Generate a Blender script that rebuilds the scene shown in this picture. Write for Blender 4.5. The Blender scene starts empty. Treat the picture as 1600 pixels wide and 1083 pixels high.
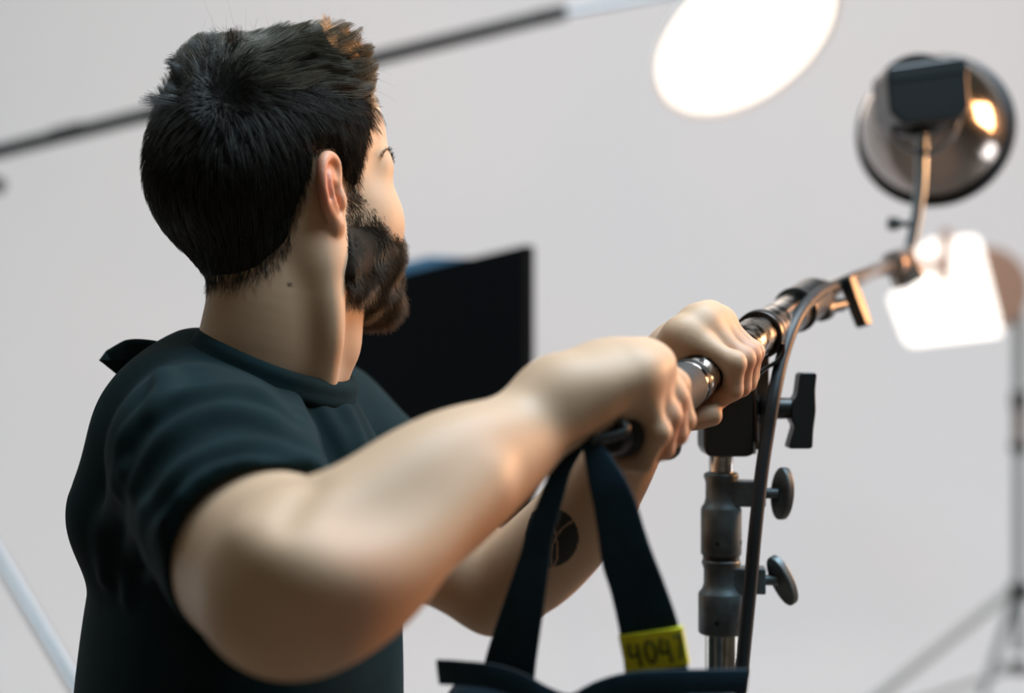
import bpy, math, random
import numpy as np
from mathutils import Vector, Matrix

random.seed(7)
RNG = np.random.default_rng(11)
C = bpy.context.scene.collection
SC = bpy.context.scene

# ------------------------------------------------------------------ camera
FPX = 2222.0                     # 50 mm lens on a 36 mm wide frame of 1600 px
CAMZ = 1.5
cam_d = bpy.data.cameras.new('camera')
cam_d.lens = 50.0
cam_d.sensor_width = 36.0
cam_d.clip_start = 0.05
cam_d.dof.use_dof = True
cam_d.dof.focus_distance = 1.15
cam_d.dof.aperture_fstop = 2.1
cam = bpy.data.objects.new('camera', cam_d)
cam.location = (0, 0, CAMZ)
cam.rotation_euler = (math.pi / 2, 0, 0)
C.objects.link(cam)
SC.camera = cam

# ------------------------------------------------------------------ view
SC.view_settings.view_transform = 'Standard'
SC.view_settings.look = 'None'
SC.view_settings.exposure = 0.0
SC.view_settings.gamma = 1.0
SC.view_settings.use_curve_mapping = False

# ------------------------------------------------------------------ world and lights
w = bpy.data.worlds.new('studio_air')
w.use_nodes = True
w.node_tree.nodes['Background'].inputs[0].default_value = (1.0, 0.90, 0.68, 1)
w.node_tree.nodes['Background'].inputs[1].default_value = 0.095
SC.world = w


def area(name, loc, target, sx, sy, power, col):
    l = bpy.data.lights.new(name, 'AREA')
    l.shape = 'RECTANGLE'
    l.size, l.size_y = sx, sy
    l.energy = power
    l.color = col
    o = bpy.data.objects.new(name, l)
    o.location = loc
    d = Vector(target) - Vector(loc)
    o.rotation_euler = d.to_track_quat('-Z', 'Y').to_euler()
    C.objects.link(o)
    return o


area('ceiling_softbox', (0.62, 1.0, 2.9), (-0.1, 1.05, 1.4), 1.0, 1.0, 47, (0.62, 0.84, 1.0))
area('added_warm_light', (2.1, 2.0, 1.95), (-0.15, 1.1, 1.6), 0.5, 0.5, 54, (1.0, 0.48, 0.21))  # unseen light, added for the warm glow on face and quiff
area('added_wall_fill_right', (1.3, 2.0, 4.6), (0.6, 5.6, 0.5), 3.4, 1.6, 132, (1.0, 0.945, 0.95))  # unseen light, added overhead to brighten the back wall
area('added_low_fill_right', (3.9, 3.3, 0.7), (1.2, 5.8, 0.9), 1.6, 0.8, 26, (0.97, 0.98, 1.0))  # added out of view to even out the lower wall
area('added_low_fill_left', (-3.7, 3.3, 0.7), (-1.2, 5.8, 0.9), 1.6, 0.8, 18, (0.90, 0.97, 1.0))  # unseen, added to lift the wall low on the left
area('added_wall_fill_left', (-2.6, 2.0, 4.6), (-1.0, 5.6, 0.7), 3.0, 1.6, 46, (0.76, 0.94, 1.0))  # unseen cool light, added to brighten the left of the wall

# ------------------------------------------------------------------ helpers: pixels of the photograph to points
def P(px, py, d):
    return np.array([(px - 800) / FPX * d, d, CAMZ - (py - 541.5) / FPX * d])


def unit(v):
    v = np.asarray(v, float)
    return v / np.linalg.norm(v)


# ------------------------------------------------------------------ helpers: materials
def mat(name, col, rough=0.5, metal=0.0, spec=0.5, coat=0.0, sheen=0.0, bump=None, noise=None, sss=0.0, emit=None, aniso=0.0):
    m = bpy.data.materials.new(name)
    m.use_nodes = True
    nt = m.node_tree
    b = nt.nodes['Principled BSDF']
    b.inputs['Base Color'].default_value = (*col, 1)
    b.inputs['Roughness'].default_value = rough
    b.inputs['Metallic'].default_value = metal
    b.inputs['Specular IOR Level'].default_value = spec
    b.inputs['Coat Weight'].default_value = coat
    b.inputs['Sheen Weight'].default_value = sheen
    b.inputs['Anisotropic'].default_value = aniso
    if sss:
        b.inputs['Subsurface Weight'].default_value = sss
        b.inputs['Subsurface Radius'].default_value = (1.0, 0.35, 0.2)
        b.inputs['Subsurface Scale'].default_value = 0.006
    if emit:
        b.inputs['Emission Color'].default_value = (*emit[0], 1)
        b.inputs['Emission Strength'].default_value = emit[1]
    tc = nt.nodes.new('ShaderNodeTexCoord')
    if noise:                       # (scale, second colour, low, high)
        n = nt.nodes.new('ShaderNodeTexNoise')
        n.inputs['Scale'].default_value = noise[0]
        n.inputs['Detail'].default_value = 6
        r = nt.nodes.new('ShaderNodeMapRange')
        r.inputs[1].default_value = noise[2]
        r.inputs[2].default_value = noise[3]
        mx = nt.nodes.new('ShaderNodeMix')
        mx.data_type = 'RGBA'
        mx.inputs[6].default_value = (*col, 1)
        mx.inputs[7].default_value = (*noise[1], 1)
        nt.links.new(tc.outputs['Object'], n.inputs['Vector'])
        nt.links.new(n.outputs[0], r.inputs[0])
        nt.links.new(r.outputs[0], mx.inputs[0])
        nt.links.new(mx.outputs[2], b.inputs['Base Color'])
    if bump:                        # (scale, strength, distance)
        n2 = nt.nodes.new('ShaderNodeTexNoise')
        n2.inputs['Scale'].default_value = bump[0]
        n2.inputs['Detail'].default_value = 5
        bp = nt.nodes.new('ShaderNodeBump')
        bp.inputs['Strength'].default_value = bump[1]
        bp.inputs['Distance'].default_value = bump[2]
        nt.links.new(tc.outputs['Object'], n2.inputs['Vector'])
        nt.links.new(n2.outputs[0], bp.inputs['Height'])
        nt.links.new(bp.outputs[0], b.inputs['Normal'])
    return m


def vcol_mat(name, rough, spec, sss=0.0, sheen=0.0, bump=None):
    m = mat(name, (0.5, 0.5, 0.5), rough, spec=spec, sss=sss, sheen=sheen, bump=bump)
    nt = m.node_tree
    a = nt.nodes.new('ShaderNodeAttribute')
    a.attribute_name = 'tone'
    nt.links.new(a.outputs['Color'], nt.nodes['Principled BSDF'].inputs['Base Color'])
    return m


M = {
    'paint': mat('white_cyclorama_paint', (0.80, 0.79, 0.795), 0.9, spec=0.2, noise=(0.7, (0.77, 0.775, 0.79), 0.4, 0.6)),
    'black_plastic': mat('black_plastic', (0.010, 0.013, 0.014), 0.38, bump=(120, 0.15, 0.0004)),
    'black_cast': mat('black_painted_casting', (0.009, 0.011, 0.012), 0.33, spec=0.6, bump=(70, 0.2, 0.0006)),
    'rubber': mat('black_grip_rubber', (0.012, 0.0135, 0.013), 0.7, noise=(60, (0.02, 0.022, 0.021), 0.45, 0.7), bump=(200, 0.25, 0.0004)),
    'chrome': mat('worn_chrome', (0.62, 0.60, 0.58), 0.2, metal=1.0, noise=(45, (0.30, 0.27, 0.25), 0.5, 0.72)),
    'scratched': mat('scratched_chrome_tube', (0.66, 0.62, 0.58), 0.22, metal=1.0, noise=(70, (0.02, 0.02, 0.02), 0.44, 0.56)),
    'cast_metal': mat('dull_cast_metal', (0.13, 0.165, 0.175), 0.46, metal=0.6, noise=(38, (0.07, 0.08, 0.085), 0.4, 0.65), bump=(60, 0.3, 0.0006)),
    'bronze': mat('tarnished_steel_plate', (0.32, 0.27, 0.24), 0.4, metal=0.9, noise=(30, (0.2, 0.16, 0.14), 0.4, 0.6)),
    'dish': mat('smoked_polished_reflector', (0.33, 0.29, 0.27), 0.16, metal=1.0),
    'grey_paint': mat('grey_painted_steel', (0.26, 0.30, 0.31), 0.45, metal=0.3),
    'silver': mat('brushed_silver_tube', (0.38, 0.44, 0.48), 0.35, metal=0.85),
    'flag': mat('black_flag_cloth', (0.003, 0.0042, 0.0052), 0.9, spec=0.1, bump=(25, 0.15, 0.002)),
    'blue_strip': mat('blue_top_edge', (0.10, 0.28, 0.48), 0.6),  # plain blue for the strip along the flag's top edge
    'navy': mat('navy_webbing', (0.004, 0.020, 0.034), 0.85, spec=0.25, sheen=0.05, noise=(45, (0.006, 0.028, 0.047), 0.4, 0.6), bump=(420, 0.35, 0.0006)),
    'tape': mat('yellow_paper_tape', (0.74, 0.74, 0.02), 0.7, noise=(90, (0.62, 0.64, 0.015), 0.4, 0.65)),
    'ink': mat('marker_ink', (0.05, 0.07, 0.015), 0.8),
    'cable': mat('black_rubber_cable', (0.006, 0.010, 0.012), 0.5, bump=(90, 0.1, 0.0003)),
    'concrete': mat('grey_studio_floor', (0.24, 0.225, 0.20), 0.7, noise=(6, (0.18, 0.17, 0.155), .4, .6)),
    'lamp_face': mat('lit_diffuser', (0.9, 0.9, 0.88), 0.6, emit=((1.0, 0.975, 0.90), 1.4)),
    'lamp_tan': mat('tan_lamp_housing', (0.30, 0.20, 0.15), 0.55),
    'shell': mat('white_fabric_shell', (0.62, 0.66, 0.68), 0.7),
    'jeans': mat('dark_denim', (0.012, 0.016, 0.024), 0.85, bump=(300, 0.3, 0.0006)),
    'shoe': mat('black_shoe_leather', (0.015, 0.015, 0.016), 0.45),
    'eyeball': mat('eye_white', (0.75, 0.72, 0.68), 0.12),
    'iris': mat('brown_iris', (0.05, 0.03, 0.02), 0.1),
}

# ------------------------------------------------------------------ helpers: objects
def tag(o, label, cat, group=None):
    o['label'] = label
    o['category'] = cat
    if group:
        o['group'] = group
    return o


def empty(name, loc, label, cat, group=None):
    o = bpy.data.objects.new(name, None)
    o.location = loc
    o.empty_display_size = 0.05
    C.objects.link(o)
    return tag(o, label, cat, group)


def world_loc(o):
    v = np.zeros(3)
    while o is not None:
        v += np.array(o.location)
        o = o.parent
    return v


def link_mesh(name, me, m, parent=None, origin=None, smooth=True):
    if isinstance(m, (list, tuple)):
        for q in m:
            me.materials.append(q)
    else:
        me.materials.append(m)
    if smooth:
        me.polygons.foreach_set('use_smooth', np.ones(len(me.polygons), bool))
    o = bpy.data.objects.new(name, me)
    C.objects.link(o)
    if parent is not None:
        o.parent = parent
    if origin is not None:
        o.location = tuple(np.array(origin) - (world_loc(parent) if parent is not None else 0))
    return o


def mesh_np(name, V, F, m, parent=None, origin=None, tone=None, smooth=True):
    """V (n,3) in world space, F (k,3|4) faces."""
    if origin is None:
        origin = world_loc(parent) if parent is not None else np.zeros(3)
    me = bpy.data.meshes.new(name)
    V = np.asarray(V, np.float64) - np.asarray(origin)
    F = np.asarray(F, np.int32)
    n = F.shape[1]
    me.vertices.add(len(V))
    me.vertices.foreach_set('co', V.astype(np.float32).ravel())
    me.loops.add(F.size)
    me.loops.foreach_set('vertex_index', F.ravel())
    me.polygons.add(len(F))
    me.polygons.foreach_set('loop_start', np.arange(0, F.size, n, dtype=np.int32))
    me.update(calc_edges=True)
    if tone is not None:
        a = me.attributes.new('tone', 'FLOAT_COLOR', 'POINT')
        c = np.ones((len(V), 4), np.float32)
        c[:, :3] = tone
        a.data.foreach_set('color', c.ravel())
    return link_mesh(name, me, m, parent, origin, smooth)


def frame(axis, hint=(0, 0, 1)):
    a = unit(axis)
    h = np.asarray(hint, float)
    if abs(np.dot(a, unit(h))) > 0.97:
        h = np.array([1.0, 0, 0])
    s = unit(np.cross(h, a))
    return s, np.cross(a, s), a


class MB:
    """collects shapes in world space, links them as ONE mesh"""
    def __init__(self):
        self.v, self.f = [], []

    def add(self, V, F):
        o = len(self.v)
        self.v += [tuple(map(float, q)) for q in V]
        self.f += [tuple(int(i) + o for i in q) for q in F]
        return self

    def lathe(self, org, axis, prof, n=40, hint=(0, 0, 1), sx=1.0, caps=True):
        """prof: (radius, height) along the axis"""
        s, t, a = frame(axis, hint)
        org = np.asarray(org, float)
        V, F = [], []
        for r, h in prof:
            for i in range(n):
                an = 2 * math.pi * i / n
                V.append(org + a * h + s * (r * sx * math.cos(an)) + t * (r * math.sin(an)))
        for j in range(len(prof) - 1):
            for i in range(n):
                k = (i + 1) % n
                F.append((j * n + i, j * n + k, (j + 1) * n + k, (j + 1) * n + i))
        if caps:
            F.append(tuple(range(n - 1, -1, -1)))
            F.append(tuple((len(prof) - 1) * n + i for i in range(n)))
        return self.add(V, F)

    def cyl(self, a, b, r1, r2=None, n=32, bev=0.0):
        a, b = np.asarray(a, float), np.asarray(b, float)
        r2 = r1 if r2 is None else r2
        L = np.linalg.norm(b - a)
        if bev:
            pr = [(r1 - bev, 0), (r1 - bev * .3, bev * .3), (r1, bev), (r2, L - bev), (r2 - bev * .3, L - bev * .3), (r2 - bev, L)]
        else:
            pr = [(r1, 0), (r2, L)]
        return self.lathe(a, b - a, pr, n)

    def sweep(self, pts, r, n=14, flat=None, hint=(0, 0, 1)):
        """tube through pts; r number or list; flat=(wide, thick) list gives a strap"""
        pts = [np.asarray(p, float) for p in pts]
        m = len(pts)
        V, F = [], []
        ps = None
        for j, p in enumerate(pts):
            tg = unit(pts[min(j + 1, m - 1)] - pts[max(j - 1, 0)])
            if ps is None:
                s, t, _ = frame(tg, hint)
            else:
                s = unit(ps - tg * np.dot(ps, tg))
                t = np.cross(tg, s)
            ps = s
            rr = r[j] if isinstance(r, (list, tuple, np.ndarray)) else r
            for i in range(n):
                an = 2 * math.pi * i / n
                V.append(p + (s * math.cos(an) + t * math.sin(an)) * rr)
        for j in range(m - 1):
            for i in range(n):
                k = (i + 1) % n
                F.append((j * n + i, j * n + k, (j + 1) * n + k, (j + 1) * n + i))
        F.append(tuple(range(n - 1, -1, -1)))
        F.append(tuple((m - 1) * n + i for i in range(n)))
        return self.add(V, F)

    def strap(self, pts, sides, wid, thick, n=12):
        """ribbon with real thickness; sides: across vector at each point"""
        V, F = [], []
        m = len(pts)
        for j in range(m):
            p = np.asarray(pts[j], float)
            tg = unit(np.asarray(pts[min(j + 1, m - 1)]) - np.asarray(pts[max(j - 1, 0)]))
            s = unit(np.asarray(sides[j]) - tg * np.dot(sides[j], tg))
            t = np.cross(tg, s)
            for i in range(n):
                an = 2 * math.pi * i / n
                c, q = math.cos(an), math.sin(an)
                c = math.copysign(abs(c) ** 0.35, c)
                q = math.copysign(abs(q) ** 0.6, q)
                V.append(p + s * (c * wid[j] / 2) + t * (q * thick / 2))
        for j in range(m - 1):
            for i in range(n):
                k = (i + 1) % n
                F.append((j * n + i, j * n + k, (j + 1) * n + k, (j + 1) * n + i))
        F.append(tuple(range(n - 1, -1, -1)))
        F.append(tuple((m - 1) * n + i for i in range(n)))
        return self.add(V, F)

    def prism(self, poly, org, u, v, w, t0, t1):
        """poly 2D outline in (u, v), extruded along w from t0 to t1"""
        org, u, v, w = (np.asarray(q, float) for q in (org, u, v, w))
        n = len(poly)
        V = [org + u * a + v * b + w * t0 for a, b in poly] + [org + u * a + v * b + w * t1 for a, b in poly]
        F = [tuple(range(n - 1, -1, -1)), tuple(range(n, 2 * n))]
        F += [(i, (i + 1) % n, n + (i + 1) % n, n + i) for i in range(n)]
        return self.add(V, F)

    def box(self, c, u, v, w, hu, hv, hw):
        return self.prism([(-hu, -hv), (hu, -hv), (hu, hv), (-hu, hv)], c, u, v, w, -hw, hw)

    def build(self, name, m, parent=None, bevel=0.0, seg=2, smooth=True, origin=None):
        if origin is None:
            origin = world_loc(parent) if parent is not None else np.zeros(3)
        me = bpy.data.meshes.new(name)
        me.from_pydata([tuple(np.array(q) - origin) for q in self.v], [], self.f)
        me.update()
        o = link_mesh(name, me, m, parent, origin, smooth)
        if bevel:
            b = o.modifiers.new('bevel', 'BEVEL')
            b.width = bevel
            b.segments = seg
            b.limit_method = 'ANGLE'
            b.angle_limit = math.radians(35)
            b.harden_normals = True
        elif smooth:
            e = o.modifiers.new('split', 'EDGE_SPLIT')
            e.split_angle = math.radians(38)
        return o


def round_poly(pts, r, n=6):
    """rounds the corners of a 2D outline"""
    out = []
    m = len(pts)
    for i in range(m):
        p0, p1, p2 = (np.array(pts[(i + k) % m], float) for k in (-1, 0, 1))
        a, b = unit(p0 - p1), unit(p2 - p1)
        rr = min(r, np.linalg.norm(p0 - p1) * .45, np.linalg.norm(p2 - p1) * .45)
        A, B = p1 + a * rr, p1 + b * rr
        for k in range(n + 1):
            t = k / n
            out.append(tuple((1 - t) ** 2 * A + 2 * t * (1 - t) * p1 + t * t * B))
    return out


def spline(pts, n):
    """Catmull-Rom through the rows of pts (any width), n samples"""
    p = np.asarray(pts, float)
    p = np.vstack([2 * p[0] - p[1], p, 2 * p[-1] - p[-2]])
    m = len(p) - 3
    out = []
    for k in range(n):
        u = k / (n - 1) * m
        i = min(int(u), m - 1)
        t = u - i
        a, b, c, d = p[i], p[i + 1], p[i + 2], p[i + 3]
        out.append(0.5 * (2 * b + (c - a) * t + (2 * a - 5 * b + 4 * c - d) * t * t + (3 * b - a - 3 * c + d) * t ** 3))
    return np.array(out)


# ------------------------------------------------------------------ helpers: implicit surfaces meshed with surface nets
class Shape:
    """ordered list of primitives blended with a smooth minimum"""
    def __init__(self):
        self.pr = []

    def _add(self, f, c, R, k, op):
        self.pr.append((f, np.asarray(c, float), float(R), float(k), op))
        return self

    def cone(self, a, b, r1, r2, k=0.01, op='u'):
        a, b = np.asarray(a, float), np.asarray(b, float)
        ab = b - a
        L2 = float(ab @ ab)

        def f(p):
            t = np.clip(((p - a) @ ab) / L2, 0, 1)
            return np.linalg.norm(p - a - t[..., None] * ab, axis=-1) - (r1 + (r2 - r1) * t)
        return self._add(f, (a + b) / 2, math.sqrt(L2) / 2 + max(r1, r2), k, op)

    def chain(self, pts, rad, k=0.01, op='u'):
        for i in range(len(pts) - 1):
            self.cone(pts[i], pts[i + 1], rad[i], rad[i + 1], k, op)
        return self

    def path(self, pts, rad, n=24, k=0.01, op='u'):
        """one smooth tube through the points, as a single primitive"""
        q = spline(np.hstack([np.asarray(pts, float), np.asarray(rad, float)[:, None]]), n)
        A, B = q[:-1, :3], q[1:, :3]
        RA, RB = q[:-1, 3], q[1:, 3]

        def f(p):
            d = np.full(p.shape[:-1], 9.0)
            for i in range(len(A)):
                ab = B[i] - A[i]
                t = np.clip(((p - A[i]) @ ab) / (ab @ ab), 0, 1)
                d = np.minimum(d, np.linalg.norm(p - A[i] - t[..., None] * ab, axis=-1) - (RA[i] + (RB[i] - RA[i]) * t))
            return d
        c = (q[:, :3].max(0) + q[:, :3].min(0)) / 2
        return self._add(f, c, np.linalg.norm(q[:, :3] - c, axis=1).max() + q[:, 3].max(), k, op)

    def ell(self, c, axes, rad, k=0.01, op='u'):
        c = np.asarray(c, float)
        A = np.asarray(axes, float)
        r = np.asarray(rad, float)

        def f(p):
            q = (p - c) @ A.T
            k0 = np.linalg.norm(q / r, axis=-1)
            k1 = np.linalg.norm(q / (r * r), axis=-1)
            return k0 * (k0 - 1) / np.maximum(k1, 1e-6)
        return self._add(f, c, max(rad), k, op)

    def box(self, c, axes, half, rr, k=0.01, op='u'):
        c = np.asarray(c, float)
        A = np.asarray(axes, float)
        h = np.asarray(half, float) - rr

        def f(p):
            q = np.abs((p - c) @ A.T) - h
            return np.linalg.norm(np.maximum(q, 0), axis=-1) + np.minimum(q.max(-1), 0) - rr
        return self._add(f, c, float(np.linalg.norm(half)), k, op)

    def func(self, f, c, R, k, op):
        return self._add(f, c, R, k, op)

    def raw(self, p, near=None):
        """distance at points p (n,3) ; near=(centre, radius) skips far primitives"""
        d = np.full(p.shape[:-1], 9.0)
        for f, c, R, k, op in self.pr:
            if near is not None and np.linalg.norm(c - near[0]) > R + k + near[1] + .03:
                continue
            d = self.mix(d, f(p), k, op)
        return d

    @staticmethod
    def mix(d, e, k, op):
        if op == 'u':
            h = np.maximum(k - np.abs(d - e), 0) / max(k, 1e-9)
            return np.minimum(d, e) - h * h * k * .25
        if op == 's':
            e = -e
            h = np.maximum(k - np.abs(d - e), 0) / max(k, 1e-9)
            return np.maximum(d, e) + h * h * k * .25
        if op == 'i':
            h = np.maximum(k - np.abs(d - e), 0) / max(k, 1e-9)
            return np.maximum(d, e) + h * h * k * .25
        return d + e                      # 'd' : displacement

    def grad(self, p, e=5e-4, near=None):
        g = np.empty(p.shape)
        for i in range(3):
            o = np.zeros(3)
            o[i] = e
            g[..., i] = self.raw(p + o, near) - self.raw(p - o, near)
        return g / np.maximum(np.linalg.norm(g, axis=-1, keepdims=True), 1e-9)

    def net(self, lo, hi, vox, B=8):
        """surface nets on a sparse lattice: returns V, F"""
        lo, hi = np.asarray(lo, float), np.asarray(hi, float)
        nb = np.ceil((hi - lo) / (vox * B)).astype(int)
        ii = np.stack(np.meshgrid(*[np.arange(n) for n in nb], indexing='ij'), -1).reshape(-1, 3)
        cen = lo + (ii + .5) * vox * B
        d = np.empty(len(cen))
        for s in range(0, len(cen), 60000):
            d[s:s + 60000] = self.raw(cen[s:s + 60000])
        half = vox * B * .87
        ii = ii[np.abs(d) < half * 2.0 + .006]
        cen = lo + (ii + .5) * vox * B
        n1 = B + 1
        loc = np.stack(np.meshgrid(*[np.arange(n1)] * 3, indexing='ij'), -1).reshape(-1, 3)
        Vs, keys, E = [], [], []
        dims = nb * B + 2
        stride = np.array([dims[1] * dims[2], dims[2], 1], dtype=np.int64)
        corner = np.array([[a, b, c] for a in (0, 1) for b in (0, 1) for c in (0, 1)])
        edges = [(i, j) for i in range(8) for j in range(i + 1, 8) if np.abs(corner[i] - corner[j]).sum() == 1]
        CH = 1500
        for s in range(0, len(ii), CH):
            blk = ii[s:s + CH]
            bc = cen[s:s + CH]
            pts = lo + (blk[:, None, :] * B + loc[None]) * vox
            D = np.full(pts.shape[:2], 9.0)
            for f, c, R, k, op in self.pr:
                m = np.linalg.norm(bc - c, axis=1) < R + k + half + .028
                if m.any():
                    D[m] = self.mix(D[m], f(pts[m]), k, op)
            G = D.reshape(-1, n1, n1, n1)
            cv = np.stack([G[:, a:a + B, b:b + B, c:c + B] for a, b, c in corner], -1)
            neg = cv < 0
            act = neg.any(-1) & ~neg.all(-1)
            bi, x, y, z = np.nonzero(act)
            if not len(bi):
                continue
            val = cv[bi, x, y, z]
            acc = np.zeros((len(bi), 3))
            cnt = np.zeros(len(bi))
            for i, j in edges:
                a, b = val[:, i], val[:, j]
                cr = (a < 0) != (b < 0)
                t = np.where(cr, a / np.where(cr, a - b, 1), 0)
                acc += cr[:, None] * (corner[i] + t[:, None] * (corner[j] - corner[i]))
                cnt += cr
            cell = blk[bi] * B + np.stack([x, y, z], -1)
            Vs.append(lo + (cell + acc / cnt[:, None]) * vox)
            keys.append(cell @ stride)
            v0 = val[:, 0] < 0
            for ax in range(3):
                j = [4, 2, 1][ax]
                v1 = val[:, j] < 0
                cr = v0 != v1
                a1, a2 = (ax + 1) % 3, (ax + 2) % 3
                q = cell[cr] @ stride
                quad = np.stack([q, q - stride[a1], q - stride[a1] - stride[a2], q - stride[a2]], -1)
                fl = ~v0[cr]
                quad[fl] = quad[fl][:, ::-1]
                E.append(quad)
        V = np.concatenate(Vs)
        K = np.concatenate(keys)
        o = np.argsort(K)
        K, V = K[o], V[o]
        Q = np.concatenate(E)
        idx = np.minimum(np.searchsorted(K, Q), len(K) - 1)
        ok = (K[idx] == Q).all(1)
        return V, idx[ok]


def relax(V, F, it=2, lam=.5):
    """light Laplacian smoothing of a quad mesh"""
    V = V.copy()
    a = np.concatenate([F[:, i] for i in range(4)])
    b = np.concatenate([F[:, (i + 1) % 4] for i in range(4)])
    deg = np.bincount(a, minlength=len(V)) + np.bincount(b, minlength=len(V))
    for _ in range(it):
        S = np.stack([np.bincount(a, V[b, i], len(V)) + np.bincount(b, V[a, i], len(V)) for i in range(3)], 1)
        V += lam * (S / np.maximum(deg, 1)[:, None] - V)
    return V


def main_piece(V, F):
    """keeps only the largest connected piece"""
    lab = np.arange(len(V))
    a = np.concatenate([F[:, i] for i in range(4)])
    b = np.concatenate([F[:, (i + 1) % 4] for i in range(4)])
    while True:
        new = lab.copy()
        np.minimum.at(new, a, lab[b])
        np.minimum.at(new, b, lab[a])
        new = new[new]
        if (new == lab).all():
            break
        lab = new
    u, c = np.unique(lab, return_counts=True)
    keep = lab == u[c.argmax()]
    idx = np.cumsum(keep) - 1
    return V[keep], idx[F[keep[F].all(1)]]


def sstep(x, a, b):
    t = np.clip((x - a) / (b - a), 0, 1)
    return t * t * (3 - 2 * t)
# ================================================================== the setting
def struct(o):
    o['kind'] = 'structure'
    return o


fl = MB().box((0, .45, -.02), (1, 0, 0), (0, 1, 0), (0, 0, 1), 7.0, 3.45, .02)
struct(fl.build('floor', M['concrete'], smooth=False))
# back wall of the cyclorama with its curved cove
pr = [(6.0, 4.6), (5.86, 4.6)]
pr = [(5.86, 4.6)]
for k in range(13):
    a = math.pi / 2 * k / 12
    pr.append((5.86 - .36 + .36 * math.cos(a), .36 - .36 * math.sin(a) + .0))
pr += [(3.9, .0), (3.9, -.035), (6.0, -.035), (6.0, 4.6)]
struct(MB().prism([(y, z) for y, z in pr], (0, 0, 0), (0, 1, 0), (0, 0, 1), (1, 0, 0), -7.0, 7.0).build('wall_back', M['paint']))

# ================================================================== the boom pole's line (shared by the hands)
BA = P(964, 675, .98)                                   # near end of the thick tube
BD = unit((.457, .863, .217))
BH = unit(np.array([1, 0, 0]) - BD * BD[0])             # across the pole, away from the man's chest
BU = np.cross(BH, BD)                                   # up


def bp(t, a=0.0, c=0.0):
    return BA + BD * t + BH * a + BU * c


# ================================================================== the person
YAW = math.radians(38)
HF = np.array([math.cos(YAW), math.sin(YAW), 0])        # where the face looks
HL = np.array([-math.sin(YAW), math.cos(YAW), 0])       # his left
HZ = np.array([0, 0, 1.0])
HC = P(413, 235, 1.17)
HAX = np.stack([HF, HL, HZ])


def hp(x, y, z):
    return HC + HF * x + HL * y + HZ * z


def hloc(p):
    return (p - HC) @ HAX.T


def surf(shape, px, py, d0=.6, d1=1.6):
    """where the sight line through a pixel meets a shape"""
    o = np.array([0, 0, CAMZ])
    r = P(px, py, 1.0) - o
    t = d0
    for _ in range(200):
        s = float(shape.raw((o + r * t)[None])[0])
        if s < 2e-4:
            break
        t += s * .7
        if t > d1:
            break
    return o + r * t



body = Shape()
# --- torso, hips and legs (mostly inside the clothes)
S_R = P(325, 735, 1.04)
S_L = np.array([-.19, 1.40, 1.415])
TF = unit((.955, .30, 0))
TR = unit((.30, -.955, 0))
TAX = np.stack([TF, TR, HZ])
body.ell((-.228, 1.21, 1.27), TAX, (.105, .150, .19), .03)
body.ell((-.230, 1.21, 1.08), TAX, (.095, .14, .20), .06)
body.chain([S_R + (.01, .02, -.005), (-.24, 1.2, 1.435), S_L], [.05, .055, .05], .05)
body.ell((-.235, 1.21, .93), TAX, (.10, .15, .13), .06)
for s, fx in ((1, .06), (-1, -.02)):
    hip = np.array([-.25, 1.21, .90]) + TR * .085 * s
    foot = np.array([-.25, 1.21, .07]) + TR * .13 * s + TF * fx
    knee = (hip + foot) / 2 + TF * .03
    body.chain([hip, knee, foot], [.078, .055, .038], .03)
    body.cone(foot - (0, 0, .02), foot + TF * .15 - (0, 0, .035), .035, .025, .02)
# --- neck
body.path([P(452, 415, 1.17), P(438, 480, 1.165), P(420, 560, 1.17), P(405, 640, 1.19)], [.060, .0595, .0600, .066], 16, .02)
body.path([P(494, 372, 1.125), P(512, 440, 1.121), P(519, 520, 1.122), P(508, 620, 1.135)], [.012, .011, .0095, .009], 30, .020)   # tendon
body.cone(P(528, 500, 1.17), P(512, 590, 1.17), .018, .016, .02)
body.ell(P(533, 535, 1.17), HAX, (.014, .014, .02), .012)                                    # larynx
# --- head
body.ell(hp(.006, 0, .000), HAX, (.0905, .0765, .0815), .01)
body.ell(hp(.038, 0, .012), HAX, (.068, .064, .068), .02)
body.ell(hp(-.028, 0, -.035), HAX, (.0585, .062, .060), .03)
body.ell(hp(.035, 0, -.05), HAX, (.066, .060, .066), .02)
for s in (-1, 1):
    body.cone(hp(.097, .014 * s, -.010), hp(.081, .048 * s, -.011), .0105, .0105, .016)          # brow ridge
    body.ell(hp(.073, .045 * s, -.056), HAX, (.030, .024, .028), .028)                         # cheekbone
    body.ell(hp(.101, .031 * s, -.026), HAX, (.013, .015, .010), .014, 's')                   # eye socket
    body.ell(hp(.0815, .031 * s, -.026), HAX, (.0125, .0128, .0125), .004)                    # eyeball seat
    body.cone(hp(.020, .058 * s, -.092), hp(.092, .022 * s, -.118), .017, .018, .022)          # jaw line
    body.cone(hp(.012, .061 * s, -.05), hp(.022, .058 * s, -.09), .014, .016, .02)
    body.ell(hp(.070, .036 * s, -.078), HAX, (.032, .026, .032), .02)                          # cheek
body.ell(hp(.097, 0, -.112), HAX, (.020, .023, .017), .016)                                   # chin
body.ell(hp(.096, 0, -.083), HAX, (.021, .028, .022), .014)                                   # mouth barrel
body.cone(hp(.098, 0, -.016), hp(.122, 0, -.050), .008, .0105, .010)                          # nose
body.ell(hp(.118, 0, -.054), HAX, (.012, .016, .009), .006)
for s in (-1, 1):
    body.ell(hp(.113, .0125 * s, -.055), HAX, (.010, .007, .0075), .004)
    body.ell(hp(.114, .008 * s, -.064), HAX, (.006, .004, .005), .003, 's')
body.path([hp(.107, .024, -.0795), hp(.117, .010, -.0765), hp(.119, 0, -.078), hp(.117, -.010, -.0765), hp(.107, -.024, -.0795)],
          [.002, .0042, .0040, .0042, .002], 16, .004)
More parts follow.
